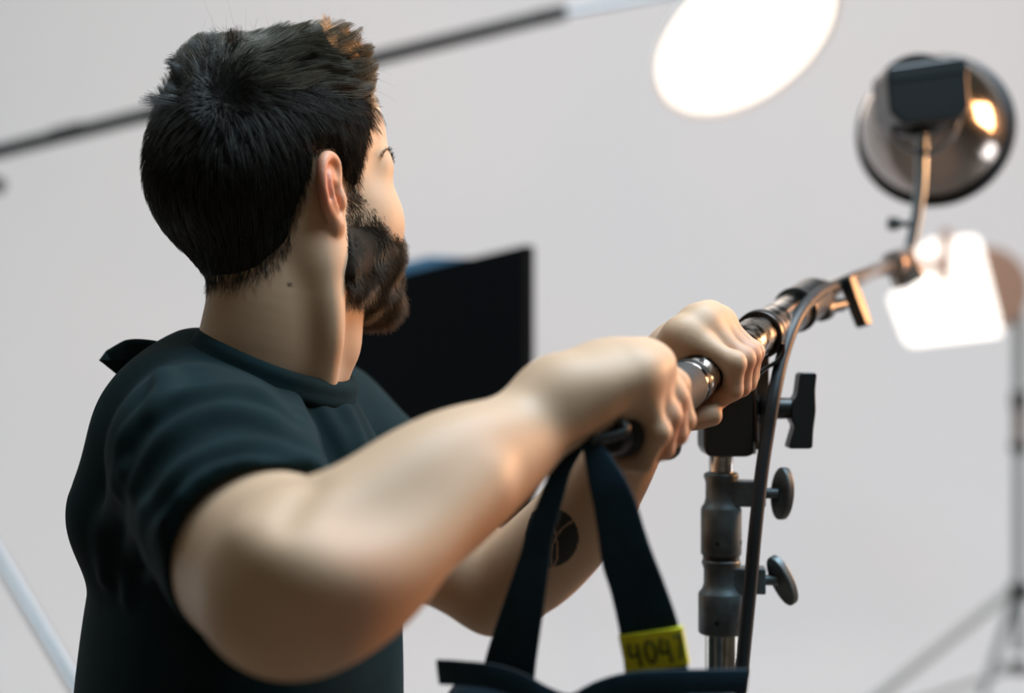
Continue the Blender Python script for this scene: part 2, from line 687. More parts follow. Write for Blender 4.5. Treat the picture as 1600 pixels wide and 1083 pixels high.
body.path([hp(.106, .023, -.081), hp(.115, .010, -.087), hp(.1165, 0, -.088), hp(.115, -.010, -.087), hp(.106, -.023, -.081)],
          [.002, .0046, .005, .0046, .002], 16, .003)
EAR0 = len(body.pr)
# --- ears (s=-1 is the one towards the camera)
for s in (-1, 1):
    o = hp(.0150, .0775 * s, -.041)
    ev = unit(HZ * .985 - HF * .17)                     # up along the ear
    eo = HL * s                                         # outwards
    er = unit(np.cross(ev, eo) * s * -1)                # forward in the ear's plane
    if er @ HF < 0:
        er = -er
    fl_ = math.radians(33)
    eu = unit(er * math.cos(fl_) - eo * math.sin(fl_))  # the ear flares outwards to the rear
    en = unit(eo * math.cos(fl_) + er * math.sin(fl_))
    EA = np.stack([eu, ev, en])
    q = lambda u, v, n=0.0: o + eu * u * .92 + ev * v * .86 + en * n
    body.ell(q(-.004, .002, .002), EA, (.0165, .029, .0042), .006)
    body.ell(q(.006, -.004, -.006), EA, (.014, .022, .010), .008)
    # helix rim
    body.path([q(.011, .004, .004), q(.013, .018, .005), q(.009, .0285, .006), q(-.002, .0335, .006), q(-.013, .029, .006), q(-.0195, .017, .006),
               q(-.0205, .003, .006), q(-.017, -.010, .005), q(-.010, -.020, .005), q(-.003, -.028, .005)],
              [.0028, .0036, .0040, .0042, .0042, .0040, .0036, .0034, .0036, .0045], 40, .0035)
    body.ell(q(-.001, -.029, .004), EA, (.0075, .0085, .0048), .005)                           # lobe
    body.path([q(-.004, .021, .006), q(-.011, .010, .007), q(-.012, -.004, .0075), q(-.006, -.015, .0075)], [.002, .0030, .0034, .0032], 20, .004)  # antihelix
    body.ell(q(.001, -.005, .006), EA, (.0078, .0125, .0062), .004, 's')                       # concha
    body.path([q(-.0005, .024, .008), q(-.0125, .021, .008), q(-.0163, .008, .008), q(-.0155, -.004, .008)], [.0022, .0026, .0022, .0015], 20, .003, 's')
    body.ell(q(.0105, -.007, .006), EA, (.0045, .0075, .0040), .004)                           # tragus
EAR1 = len(body.pr)
# --- right arm (near)
E_R = P(460, 900, .835)
H_R = P(410, 860, .93)
W_R = P(872, 624, .965)
body.chain([S_R, H_R, E_R], [.056, .0560, .0490], .028)
body.path([P(460, 896, .835), P(520, 872, .85), P(600, 832, .872), P(700, 764, .905), P(800, 692, .94), W_R],
          [.048, .0465, .0438, .0415, .0330, .0245], 26, .018)
body.ell(P(560, 930, .835), np.stack([unit(W_R - E_R), *frame(W_R - E_R)[:2]]), (.045, .03, .028), .03)
body.ell(P(412, 935, .862), np.stack([unit(E_R - S_R), *frame(E_R - S_R)[:2]]), (.06, .030, .030), .04)     # triceps
body.ell(P(640, 760, .875), np.stack([unit(W_R - E_R), *frame(W_R - E_R)[:2]]), (.075, .028, .030), .03)    # brachioradialis
# --- left arm (far)
E_L = P(775, 917, 1.32)
W_L = P(1006, 640, 1.175)
body.chain([S_L, (S_L + E_L) / 2 + (0, 0, -.018), E_L], [.052, .056, .044], .03)
body.path([E_L, P(835, 880, 1.285), P(908, 806, 1.245), P(966, 722, 1.205), W_L], [.041, .0440, .0400, .0325, .0265], 24, .016)


# --- hands closed on the pole
def fist(tz, joints, rads, wrist, n_up, thumb, thr):
    """joints: four fingers of [MCP, PIP, DIP, TIP] as (a, c) offsets across/above the pole at tz"""
    mcps = []
    for i, (t, js) in enumerate(zip(tz, joints)):
        pts = [bp(t + (q[2] if len(q) > 2 else 0), q[0], q[1]) for q in js]
        r = rads[i]
        # palmar and dorsal shape: bony knuckles, softer pads between
        body.cone(pts[0], pts[1], r * 1.12, r * 1.0, .0045)
        body.cone(pts[1], pts[2], r * .98, r * .88, .003)
        body.cone(pts[2], pts[3], r * .90, r * .76, .003)
        body.ell(pts[1], np.eye(3), (r * 1.06,) * 3, .004)
        body.ell(pts[0], np.eye(3), (r * 1.32,) * 3, .008)
        mcps.append(pts[0])
        # metacarpal
        root = wrist + (pts[0] - mcps[0]) * .35
        body.cone(root, pts[0], .0135, r * 1.22, .010)
        # extensor tendon on the back of the hand
        body.cone(root + n_up * .012, pts[0] + n_up * .007, .003, .0035, .007)
    mid = sum(mcps) / 4
    ma = unit(mid - wrist)
    mb_ = unit(BD - ma * (BD @ ma))
    body.ell(wrist * .42 + mid * .58 - np.cross(ma, mb_) * .001, np.stack([ma, mb_, np.cross(ma, mb_)]), (.052, .037, .0175), .022)
    body.cone(wrist, wrist * .35 + mid * .65 - n_up * .004, .0245, .0205, .025)
    body.path(thumb, thr, 20, .008)
    return mcps


up_r = unit(BU * .9 - BH * .2)
fist([.009, .027, .044, .060],
     [[(.010, .038), (.027, .001), (.017, -.022), (-.006, -.027)],
      [(.006, .039, -.002), (.027, .008), (.024, -.016), (.004, -.027)],
      [(.000, .040, -.004), (.025, .016), (.027, -.010), (.008, -.027)],
      [(-.006, .038, -.006), (.020, .021), (.027, -.004), (.010, -.027)]],
     [.0082, .0090, .0094, .0090], W_R, up_r,
     [P(905, 640, .99), bp(.045, -.036, .016), bp(.075, -.034, -.006), bp(.105, -.012, -.026), bp(.115, .004, -.029)], [.016, .0155, .0125, .0105, .0085])
body.path([P(880, 626, .960), P(925, 612, .965), bp(.012, -.016, .040), bp(.012, .002, .037)], [.019, .0150, .0125, .010], 18, .022)  # heel of the hand, little-finger side
up_l = unit(BU * .9 - BH * .5)
fist([.171, .191, .210, .228],
     [[(-.018, .029), (.026, .012), (.026, -.010), (.007, -.026)],
      [(-.012, .034), (.027, .011), (.026, -.012), (.007, -.026)],
      [(-.009, .033), (.026, .010), (.025, -.013), (.006, -.026)],
      [(-.006, .030), (.024, .008), (.022, -.013), (.005, -.025)]],
     [.0090, .0092, .0090, .0080], W_L, up_l,
     [P(1012, 628, 1.165), bp(.150, -.036, .004), bp(.140, -.026, -.020), bp(.148, -.004, -.031), bp(.158, .014, -.029)], [.018, .0145, .0115, .0100, .0085])
body.path([W_L, bp(.200, -.040, .006), bp(.212, -.032, .018)], [.024, .019, .013], 12, .014)

# relief of the near forearm: extensor ridge above the elbow, crease in the bend
rq = [surf(body, *q_) for q_ in ((400, 850), (450, 884), (540, 904), (640, 866), (760, 756))]
rq = [a + unit(a - np.array([0, 0, CAMZ])) * .012 for a in rq]
body.path(rq, [.010, .0165, .0185, .0175, .012], 24, .020)
cq = [surf(body, *q_) for q_ in ((488, 752), (470, 775), (455, 800), (446, 822))]
body.path([a + unit(a - np.array([0, 0, CAMZ])) * .001 for a in cq], [.0045, .004, .003, .0015], 14, .012, 's')

SKIN = vcol_mat('skin', 0.52, 0.30, sss=0.12, bump=(260, .12, .0006))


def near_tone(p, c, r):
    return np.exp(-np.sum((p - c) ** 2, -1) / (r * r))


TAT_C = P(857, 840, 1.205)


def skin_tone(V):
    base = np.array([.54, .355, .228])
    n = len(V)
    rng = (np.sin(V[:, 0] * 90 + np.sin(V[:, 1] * 60)) * np.sin(V[:, 2] * 75 + V[:, 0] * 40)) * .5
    c = np.tile(base, (n, 1)) * (1 + .035 * rng[:, None])
    red = np.array([.52, .185, .11])
    L = hloc(V)
    ear = near_tone(V, hp(-.002, -.088, -.036), .034) + near_tone(V, hp(-.002, .088, -.036), .034)
    ear *= sstep(np.abs(L[:, 1]), .072, .082)
    k = np.clip(.95 * ear, 0, .85)
    # knuckles and fingertips are pinker
    for t, a, cc in ((.034, .035, 0.), (.034, .01, -.025), (.2, .03, .01), (.18, .02, -.02), (.14, -.01, -.03)):
        k = np.maximum(k, .5 * near_tone(V, bp(t, a, cc), .024))
    k = np.maximum(k, .35 * near_tone(V, P(560, 945, .80), .03))
    c = c * (1 - k[:, None]) + red * k[:, None]
    # lips
    lip = near_tone(L, np.array([.121, 0, -.082]), .012)
    c = c * (1 - .5 * lip[:, None]) + np.array([.42, .16, .13]) * .5 * lip[:, None]
    # mole on the neck
    mo = sstep(-np.linalg.norm(V - MOLE, axis=1), -.0026, -.0014)
    c = c * (1 - .8 * mo[:, None]) + np.array([.08, .04, .03]) * .8 * mo[:, None]
    # round black tattoo with thin uninked lines, on the inner left forearm
    ax = unit(W_L - E_L)
    d = V - TAT_C
    al = d @ ax
    cam_n = unit(TAT_C - np.array([0, 0, CAMZ]))
    sd = unit(np.cross(ax, cam_n))
    sl = d @ sd
    rr = np.linalg.norm(d - (d @ cam_n)[:, None] * cam_n, axis=1)
    face = (d @ cam_n < .03) & (np.linalg.norm(V - TAT_C, axis=1) < .06)
    ink = sstep(-rr, -.0262, -.0250) * face
    line = np.minimum(np.abs(np.hypot(al + .035, sl - .02) - .040), np.abs(np.hypot(al - .004, sl + .05) - .046))
    ink = ink * (.25 + .75 * sstep(line, .0004, .0012))
    c = c * (1 - .965 * ink[:, None]) + np.array([.012, .016, .015]) * .965 * ink[:, None]
    return np.clip(c, 0, 1)


MOLE = surf(body, 453, 445)
BV, BF = body.net((-.62, .72, 1.02), (.30, 1.55, 1.80), .0016)
BV = relax(BV, BF, 2, .4)
HANDC = (bp(.05), bp(.2), bp(.12))
soft = sstep(np.minimum.reduce([np.linalg.norm(BV - c_, axis=1) for c_ in HANDC]), .075, .115) * sstep(np.linalg.norm(BV - hp(.03, 0, -.03), axis=1), .15, .17)
B2 = relax(BV, BF, 60, .6)
BV = BV + (B2 - BV) * soft[:, None]
LV, LF = body.net((-.62, .72, -.02), (.30, 1.60, 1.02), .006)
ROOT = np.array([-.25, 1.21, 0.0])
person = mesh_np('person', np.vstack([BV, LV]), np.vstack([BF, LF + len(BV)]), SKIN, None, ROOT, np.vstack([skin_tone(BV), skin_tone(LV)]))
tag(person, 'bearded man in a black t-shirt gripping the boom pole with both hands', 'person')

# ------------------------------------------------------------------ clothes
shirt = Shape()
shirt.ell((-.225, 1.21, 1.29), TAX, (.126, .170, .205), .03)
shirt.ell((-.234, 1.21, 1.12), TAX, (.139, .160, .24), .05)
shirt.box((-.238, 1.21, .98), TAX, (.137, .158, .10), .07, .05)
# upper back and shoulders
shirt.path([P(295, 705, 1.06), P(315, 655, 1.12), P(340, 632, 1.2), P(420, 660, 1.3), S_L + (0, 0, .0)], [.056, .052, .052, .056, .062], 24, .05)
shirt.path([P(228, 650, 1.15), P(255, 620, 1.19), P(330, 595, 1.2), P(420, 610, 1.19)], [.030, .036, .040, .050], 20, .04)
shirt.path([P(208, 800, 1.15), P(236, 715, 1.14), P(268, 660, 1.14)], [.052, .045, .042], 16, .04)
shirt.path([P(480, 640, 1.16), P(520, 740, 1.17), P(545, 860, 1.17)], [.030, .038, .038], 16, .04)
# right sleeve
shirt.path([P(335, 718, 1.06), P(360, 770, 1.0), P(397, 845, .935), P(415, 868, .905)], [.068, .070, .0660, .0625], 20, .03)
shirt.path([S_L, (S_L * .55 + E_L * .45), (S_L * .4 + E_L * .6)], [.070, .067, .066], 12, .03)
# folds: soft ridges lying on the cloth
SF = Shape()
SF.pr = list(shirt.pr)
for pts, r in (
        ([(205, 690), (260, 640), (330, 618), (400, 622), (440, 650)], .009),
        ([(215, 760), (270, 690), (340, 655), (420, 668), (462, 705)], .011),
        ([(232, 830), (280, 752), (350, 712), (420, 708), (474, 728)], .009),
        ([(190, 760), (205, 690), (240, 640)], .009),
        ([(240, 900), (262, 830), (312, 765), (380, 738), (440, 738)], .008),
        ([(170, 900), (178, 810), (200, 740)], .009),
        ([(205, 930), (215, 850), (232, 800)], .008),
        ([(440, 598), (462, 640), (480, 690), (490, 740)], .007),
        ([(500, 640), (530, 690), (548, 730)], .005),
        ([(540, 645), (556, 690), (566, 720)], .005),
        ([(255, 585), (262, 615), (250, 650)], .008)):
    q = [surf(SF, *p_) for p_ in pts]
    q = [a + unit(a - np.array([0, 0, CAMZ])) * (r * .45) for a in q]
    shirt.path(q, [r * .5] + [r] * (len(q) - 2) + [r * .5], 22, .014)
# seams where the sleeve is set in
arm_ax = unit(P(415, 868, .905) - P(370, 785, .985))
hem_c = P(415, 868, .905)
# cut the sleeve at its hem and hollow it
shirt.func(lambda p: np.maximum((p - hem_c) @ arm_ax, 9 * (np.linalg.norm(p - hem_c, axis=-1) > .16) - 9 + (p - hem_c) @ arm_ax) if False else
           np.where(np.linalg.norm(p - hem_c, axis=-1) < .15, (p - hem_c) @ arm_ax, -.05), hem_c, .17, .004, 'i')
shirt.path([P(400, 845, .935), P(415, 868, .905), P(425, 890, .885)], [.0570, .0585, .0600], 8, .003, 's')
arm_l = unit(E_L - S_L)
hem_l = S_L * .45 + E_L * .55
shirt.func(lambda p: np.where(np.linalg.norm(p - hem_l, axis=-1) < .14, (p - hem_l) @ arm_l, -.05), hem_l, .16, .004, 'i')
# neck opening
NB, NT = P(408, 640, 1.19), P(442, 470, 1.165)
nk = unit(NT - NB)
nco = P(432, 572, 1.168)
cn = unit((.36, -.11, .93))                             # the collar leans forward
shirt.func(lambda p: np.where(np.linalg.norm(p - nco, axis=-1) < .12, (p - nco) @ cn - .004, -.05), nco, .13, .012, 'i')
shirt.cone(nco - nk * .03, nco + nk * .06, .063, .070, .006, 's')
SHV, SHF = shirt.net((-.60, .78, .90), (.10, 1.62, 1.62), .0026)
SHV, SHF = main_piece(SHV, SHF)
SHV = relax(SHV, SHF, 3, .5)
SHIRT = mat('black_cotton', (0.0026, 0.0112, 0.0130), 0.88, spec=0.14, sheen=0.02, noise=(30, (0.0036, 0.0145, 0.0165), .4, .6), bump=(700, .3, .0005))
SHIRT.node_tree.nodes['Principled BSDF'].inputs['Sheen Tint'].default_value = (.35, .75, .9, 1)
SHIRT.node_tree.nodes['Principled BSDF'].inputs['Sheen Roughness'].default_value = .6
tee = mesh_np('t_shirt', SHV, SHF, SHIRT, person)
# ribbed collar band
s1, s2, _ = frame(cn, (0, 1, 0))
band = Shape()
ring = []
for k in range(33):
    a = 2 * math.pi * k / 32
    ring.append(nco + s1 * .0625 * math.cos(a) + s2 * .0625 * math.sin(a) + cn * .004)
band.path(ring + [ring[1]], [.0075] * 34, 100, .003)
band.path([r_ - cn * .010 + (r_ - nco) * .06 for r_ in ring] + [ring[1] - cn * .010], [.0065] * 34, 100, .006)
CV, CF = band.net(nco - .13, nco + .13, .0018)
mesh_np('collar', relax(CV, CF, 1), CF, SHIRT, person)
# the loose fold of cloth standing up behind the neck
foldb = MB()
fp = spline([P(300, 560, 1.20), P(250, 566, 1.205), P(205, 573, 1.21), P(184, 584, 1.215), P(194, 602, 1.20), P(240, 592, 1.18), P(285, 578, 1.17)], 40)
foldb.strap(list(fp), [np.array([.25, 0, 1.0])] * 40, [.016 + .032 * math.sin(math.pi * min(1, k / 30)) for k in range(40)], .0022)
foldb.build('shirt_fold', SHIRT, person)

legs = Shape()
legs.box((-.245, 1.21, .935), TAX, (.118, .165, .11), .08, .03)
for s, fx in ((1, .06), (-1, -.02)):
    hip = np.array([-.25, 1.21, .90]) + TR * .085 * s
    foot = np.array([-.25, 1.21, .07]) + TR * .13 * s + TF * fx
    knee = (hip + foot) / 2 + TF * .03
    legs.chain([hip, knee, foot], [.094, .070, .058], .03)
    shoe = Shape()
    shoe.cone(foot + (0, 0, .01), foot - (0, 0, .02), .047, .046, .02)
    shoe.cone(foot - (0, 0, .022), foot + TF * .17 - (0, 0, .030), .046, .036, .03)
    shoe.func(lambda p: -p[..., 2], foot, .4, .002, 'i')
    v_, f_ = shoe.net(foot - (.32, .32, .09), foot + (.32, .32, .12), .004)
    mesh_np('shoe', relax(v_, f_, 2), f_, M['shoe'], person)
legs.func(lambda p: .035 - p[..., 2], (-.25, 1.21, .5), 1.0, .004, 'i')
v_, f_ = legs.net((-.5, .9, .0), (.05, 1.55, 1.08), .006)
mesh_np('trousers', relax(v_, f_, 3), f_, M['jeans'], person)
for s in (-1, 1):
    MB().lathe(hp(.0815, .031 * s, -.026), HF, [(.0005, -.0132)] + [(.0132 * math.sin(a), -.0132 * math.cos(a)) for a in np.linspace(.2, 2.65, 14)], 24).build('eye', M['eyeball'], person)
    MB().lathe(hp(.0815, .031 * s, -.026), HF, [(.0058, .0120), (.005, .0130), (.0005, .0134)], 20).build('iris', M['iris'], person)
# ================================================================== hair, beard, eyebrows
head = Shape()
head.pr = [q for q in body.pr[:EAR0] if np.linalg.norm(q[1] - HC) < .17 and q[2] < .16]


def zl(x):
    """lower hairline of the side and back hair, as height over X"""
    return np.interp(x, [-.12, -.075, -.045, -.034, -.015, -.009, -.002, .002, .022, .034, .046, .052, .058, .066, .078, .090, .12],
                     [-.106, -.108, -.108, -.103, -.082, -.055, -.034, -.010, -.007, -.030, -.036, -.012, .012, .034, .047, .058, .12])


def bu_(x):
    """upper edge of the beard"""
    return np.interp(x, [.020, .030, .040, .055, .066, .078, .092, .12], [-.12, -.085, -.028, -.040, -.056, -.068, -.073, -.070])


def hair_mask(L):
    return L[..., 2] - zl(L[..., 0])


def beard_mask(L):
    x, y, z = L[..., 0], L[..., 1], L[..., 2]
    up = bu_(x) - z
    back = x - np.interp(z, [-.14, -.105, -.07, -.03], [.034, .022, .026, .034])
    lip = np.hypot((z + .082) / .008, y / .021) - 1
    low = z - np.interp(x, [.02, .05, .09, .12], [-.112, -.124, -.140, -.15])
    return np.minimum(np.minimum(np.minimum(up, back), low), np.where(x > .108, lip * .01, 1))


def clump(p, sc, seed=0):
    """smooth pseudo-random vector field"""
    r = np.random.default_rng(seed)
    out = np.zeros(p.shape)
    for _ in range(6):
        k = r.normal(size=3) * sc
        out += np.sin(p @ k + r.uniform(0, 6.28))[..., None] * r.normal(size=3)
    return out / 3


WH = hloc(surf(head, 345, 150))                        # whorl
WH3 = hp(*WH)

# --- roots on the scalp
lo_, hi_ = HC - .16, HC + .16
SV, SQ = head.net(lo_, hi_, .0026)
SN = head.grad(SV)
SLc = hloc(SV)


def sample(mask, n, seed, dens=None):
    r = np.random.default_rng(seed)
    w_ = mask.astype(float) * (1 if dens is None else dens)
    qm = w_[SQ].mean(1)
    a = np.linalg.norm(np.cross(SV[SQ[:, 2]] - SV[SQ[:, 0]], SV[SQ[:, 3]] - SV[SQ[:, 1]]), axis=1) * qm
    f = r.choice(len(SQ), n, p=a / a.sum())
    u, v = r.random((n, 1)), r.random((n, 1))
    q = SV[SQ[f]]
    return q[:, 0] * (1 - u) * (1 - v) + q[:, 1] * u * (1 - v) + q[:, 2] * u * v + q[:, 3] * (1 - u) * v


def tubes(paths, r0, r1, cols):
    """3-sided tapering strands: paths (N,S,3); r0,r1 (N,), cols (N,3)"""
    N, S, _ = paths.shape
    tg = np.gradient(paths, axis=1)
    tg /= np.maximum(np.linalg.norm(tg, axis=2, keepdims=True), 1e-9)
    s = np.cross(tg, np.array([.31, .17, .93]))
    s /= np.maximum(np.linalg.norm(s, axis=2, keepdims=True), 1e-9)
    t = np.cross(tg, s)
    rad = r0[:, None] + (r1 - r0)[:, None] * (np.linspace(0, 1, S) ** 1.6)[None]
    V = np.empty((N, S, 3, 3))
    for k in range(3):
        a = 2 * math.pi * k / 3
        V[:, :, k] = paths + (s * math.cos(a) + t * math.sin(a)) * rad[..., None]
    base = (np.arange(N) * S * 3)[:, None, None]
    j = np.arange(S - 1)[None, :, None] * 3
    k = np.arange(3)[None, None, :]
    k2 = (k + 1) % 3
    F = np.stack([base + j + k, base + j + k2, base + j + 3 + k2, base + j + 3 + k], -1).reshape(-1, 4)
    return V.reshape(-1, 3), F, np.repeat(cols, S * 3, axis=0)


def grow(root, dirf, length, height, S, seed, curl=0.0, csc=60):
    """hair that follows the head at a rising offset; height(s, L) metres above the skin"""
    p = root.copy()
    out = [p.copy()]
    N = len(root)
    ds = length / (S - 1)
    d = np.zeros((N, 3))
    for i in range(S - 1):
        n = head.grad(p)
        L = hloc(p)
        v = dirf(p, L, (i + 1) / (S - 1))
        if curl:
            v = v + clump(p, csc, seed) * curl
        v = v - n * np.sum(v * n, 1, keepdims=True)
        v /= np.maximum(np.linalg.norm(v, axis=1, keepdims=True), 1e-9)
        d = v if i == 0 else unit_rows(d * .45 + v * .55)
        q = p + d * ds[:, None]
        h = height((i + 1) / (S - 1), hloc(q))
        dist = head.raw(q)
        q = q + head.grad(q) * (h - dist)[:, None]
        st = q - p
        st *= (ds / np.maximum(np.linalg.norm(st, axis=1), 1e-9))[:, None].clip(0, 1.6)
        p = p + st
        out.append(p.copy())
    return np.stack(out, 1)


def unit_rows(v):
    return v / np.maximum(np.linalg.norm(v, axis=-1, keepdims=True), 1e-9)


def lock(paths, n, amt, seed):
    """draws strands together into locks"""
    r = np.random.default_rng(seed)
    g = r.choice(len(paths), n, replace=False)
    best = np.zeros(len(paths), int)
    bd = np.full(len(paths), 9.0)
    for k in g:
        d = np.sum((paths[:, 1] - paths[k, 1]) ** 2, 1)
        m = d < bd
        bd[m] = d[m]
        best[m] = k
    s = (np.linspace(0, 1, paths.shape[1]) ** 1.3)[None, :, None]
    am = amt * r.uniform(.5, 1.1, len(paths))[:, None, None]
    am = np.minimum(am, .95) * (np.sqrt(bd) < .014)[:, None, None]
    return paths + (paths[best] - paths) * s * am


def thick(L):
    """how deep the hair is over each place of the head"""
    x, y, z = L[..., 0], L[..., 1], L[..., 2]
    side = .0032 + .0042 * sstep(z, -.10, -.01)
    back = .0030 * sstep(-x, .02, .09) * sstep(z, -.10, -.02)
    top = sstep(z, .040, .070)
    crown = .0045 * top
    front = .011 * top * sstep(x, -.03, .05)
    rim = sstep(hair_mask(L), -.001, .014)
    return (side + back + crown + front) * (.25 + .75 * rim)


# --- solid body of hair under the strands
hairS = Shape()
hairS.pr = list(head.pr)
hairS.func(lambda p: -(thick(hloc(p)) * .62), HC, .2, 0, 'd')
hairS.func(lambda p: -hair_mask(hloc(p)), HC, .2, .006, 'i')
hairS.func(lambda p: -(head.raw(p) + .004), HC, .2, .001, 'i')
HV, HQ = hairS.net(lo_, hi_, .0026)
HV = relax(HV, HQ, 2)
dark = np.array([.0032, .0027, .0018])

rS = hair_mask(SLc)
earblock = np.minimum(np.linalg.norm(SV - hp(-.002, -.086, -.036), axis=1), np.linalg.norm(SV - hp(-.002, .086, -.036), axis=1)) > .030
notear = (np.abs(SLc[:, 1]) < .0815) | (SLc[:, 2] > -.006)
scalp = (rS > .0005) & notear

# sides and back: combed down and back from the whorl
r1_ = sample(scalp, 15000, 3)
L1 = hloc(r1_)
is_top = (L1[:, 2] > .040 + .012 * np.sin(L1[:, 0] * 60)) & (L1[:, 0] > WH[0] - .012)
side_r = r1_[~is_top]


def dir_side(p, L, s):
    away = p - WH3
    away = unit_rows(away)
    dist = np.linalg.norm(p - WH3, axis=1)
    back = np.exp(-(dist / .075) ** 2)[:, None]
    x = L[:, 0:1]
    fwd = sstep(x, -.03, .06)
    down = -HZ * (1.15) + HF * (.55 * fwd - .05)
    return away * (back * 1.6) + down * (1 - back * .8)


ns = len(side_r)
rs = np.random.default_rng(5)
ln = rs.uniform(.016, .028, ns) * (.45 + .55 * sstep(hair_mask(hloc(side_r)), .0, .035))
jit = rs.normal(size=ns) * .0006
pathsA = grow(side_r, dir_side, ln, lambda s, L: thick(L) * (.45 + .55 * s) + jit * s, 8, 21, .30, 70)
pathsA = lock(pathsA, 800, .45, 31)
L0 = hloc(side_r)
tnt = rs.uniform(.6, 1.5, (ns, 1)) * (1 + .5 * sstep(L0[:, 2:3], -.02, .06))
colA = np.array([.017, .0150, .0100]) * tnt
# short hair filling the whorl itself
wr = sample(scalp & (np.linalg.norm(SV - WH3, axis=1) < .022), 1500, 41)
pathsW = grow(wr, lambda p, L, s: unit_rows(p - WH3) + .15 * clump(p, 90, 3), rs.uniform(.008, .017, len(wr)), lambda s, L: thick(L) * (.75 + .35 * s), 6, 5)
colW = np.array([.016, .013, .009]) * rs.uniform(.6, 1.5, (len(wr), 1))
# transition layer between the sides and the top
tr_ = sample(scalp & (SLc[:, 2] > .022) & (SLc[:, 2] < .062) & (SLc[:, 0] > -.05), 3200, 43)
pathsT = lock(grow(tr_, lambda p, L, s: HF * 1.0 - HZ * .45 + .5 * unit_rows(p - WH3) + .3 * clump(p, 70, 8), rs.uniform(.016, .030, len(tr_)), lambda s, L: thick(L) * (.62 + .42 * s), 7, 6), 200, .6, 36)
colT = np.array([.026, .023, .016]) * rs.uniform(.6, 1.5, (len(tr_), 1))
# top: long, swept forwards, waving up into a quiff
top_r = sample(scalp & (SLc[:, 2] > .034) & (SLc[:, 0] > WH[0] - .02), 11000, 8)
nt_ = len(top_r)
LT = hloc(top_r)


def dir_top(p, L, s):
    away = unit_rows(p - WH3)
    dist = np.linalg.norm(p - WH3, axis=1)
    nb = np.exp(-(dist / .045) ** 2)[:, None]
    fw = HF * 1.0 + HL * (.35 * np.sin(L[:, 0:1] * 70 + L[:, 1:2] * 55))
    dn = -HL * np.sign(L[:, 1:2]) * -0.0
    return away * nb * 1.5 + fw * (1 - nb * .7)


lt = rs.uniform(.030, .048, nt_) * (1 - .55 * sstep(LT[:, 0], .02, .075))
jt = rs.normal(size=nt_)
cl = clump(top_r, 95, 4)[:, 2]


def h_top(s, L):
    base = thick(L)
    return base * (.55 + .6 * s) + .0035 * cl * s + .0016 * jt * s + .0045 * s * s * sstep(L[:, 0], .03, .09)


pathsB = lock(grow(top_r, dir_top, lt, h_top, 10, 33, .60, 85), 260, .80, 32)
tB = rs.uniform(.6, 1.7, (nt_, 1))
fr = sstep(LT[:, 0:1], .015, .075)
colB = (np.array([.080, .072, .050]) * (1 - fr) + np.array([.30, .18, .080]) * fr) * tB  # towards the front the warm lamp's glow is put into the strand colour
# quiff: stands up from the front hairline and curls back
qm = scalp & (SLc[:, 0] > .050) & (SLc[:, 2] > .044)
q_r = sample(qm, 4600, 9)
nq = len(q_r)
nQ = head.grad(q_r)
lq = rs.uniform(.018, .032, nq)
cv = clump(q_r, 120, 6)
S_ = 8
ss = np.linspace(0, 1, S_)[None, :, None]
d0 = unit_rows(nQ * .45 + HZ * .85 + HF * .05 + cv * .30)
d1 = -HF * .55 + HL * .5 * np.sign(hloc(q_r)[:, 1:2]) * .3 + cv * .5
pathsC = lock(q_r[:, None] + (d0[:, None] * ss + d1[:, None] * ss ** 2.2 * .7) * lq[:, None, None], 170, .45, 34)
colC = np.array([.55, .26, .085]) * rs.uniform(.5, 1.4, (nq, 1))  # orange is warm light shining through, painted into the quiff strands
# tufts that stand out at the back of the crown
tm = scalp & (np.linalg.norm(SLc - (WH + [.006, .046, .014]), axis=1) < .040)
t_r = sample(tm, 2300, 12)
ntf = len(t_r)
nT = head.grad(t_r)
lf = rs.uniform(.014, .025, ntf)
ct = clump(t_r, 90, 9)
d0 = unit_rows(nT * .75 + HZ * .35 + ct * .45 + HF * .1)
d1 = -HF * .40 - HZ * .25 + ct * .3
pathsD = lock(t_r[:, None] + (d0[:, None] * ss * .9 + d1[:, None] * ss ** 1.8 * .75) * lf[:, None, None], 60, .6, 35)
colD = np.array([.016, .014, .010]) * rs.uniform(.6, 1.6, (ntf, 1))
# a few fly-aways along the top
f_r = sample(scalp & (SLc[:, 2] > .05), 130, 14)
nF = len(f_r)
cf = rs.normal(size=(nF, 3)) * .35
d0 = unit_rows(head.grad(f_r) + cf + HF * .3)
d1 = HF * rs.uniform(-.3, 1.0, (nF, 1)) - HZ * .2 + cf
pathsE = f_r[:, None] + (d0[:, None] * ss + d1[:, None] * ss ** 2 * .8) * rs.uniform(.020, .032, (nF, 1, 1))
colE = np.array([.03, .025, .016]) * np.ones((nF, 1))

HAIR = vcol_mat('brown_hair', 0.40, 0.48)
Vs, Fs, Ts = [HV], [HQ], [np.tile(dark, (len(HV), 1))]
off = len(HV)
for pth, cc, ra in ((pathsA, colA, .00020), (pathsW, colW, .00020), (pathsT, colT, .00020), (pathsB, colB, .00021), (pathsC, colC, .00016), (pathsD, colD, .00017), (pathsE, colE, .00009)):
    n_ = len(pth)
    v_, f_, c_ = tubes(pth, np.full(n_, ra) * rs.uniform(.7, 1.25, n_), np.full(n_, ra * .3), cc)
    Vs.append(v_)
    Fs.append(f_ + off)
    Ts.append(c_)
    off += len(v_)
UNDER = vcol_mat('hair_underlayer', 0.75, 0.12)


def styled(V):
    """lifts the quiff and the crown, presses the back of the head flat"""
    L = hloc(V)
    x, y, z = L.T
    a = sstep(x, .02, .075) * sstep(z, .040, .075)
    b = sstep(-x, .015, .06) * sstep(z, .045, .078)
    c = sstep(-x, .05, .085) * (1 - sstep(z, -.01, .02)) * sstep(z, -.11, -.07)
    d = sstep(x, .055, .085) * sstep(z, .025, .05)
    L = L + np.stack([.0008 * c - .007 * d, 0 * x, .009 * a + .010 * b], 1)
    return HC + L @ HAX


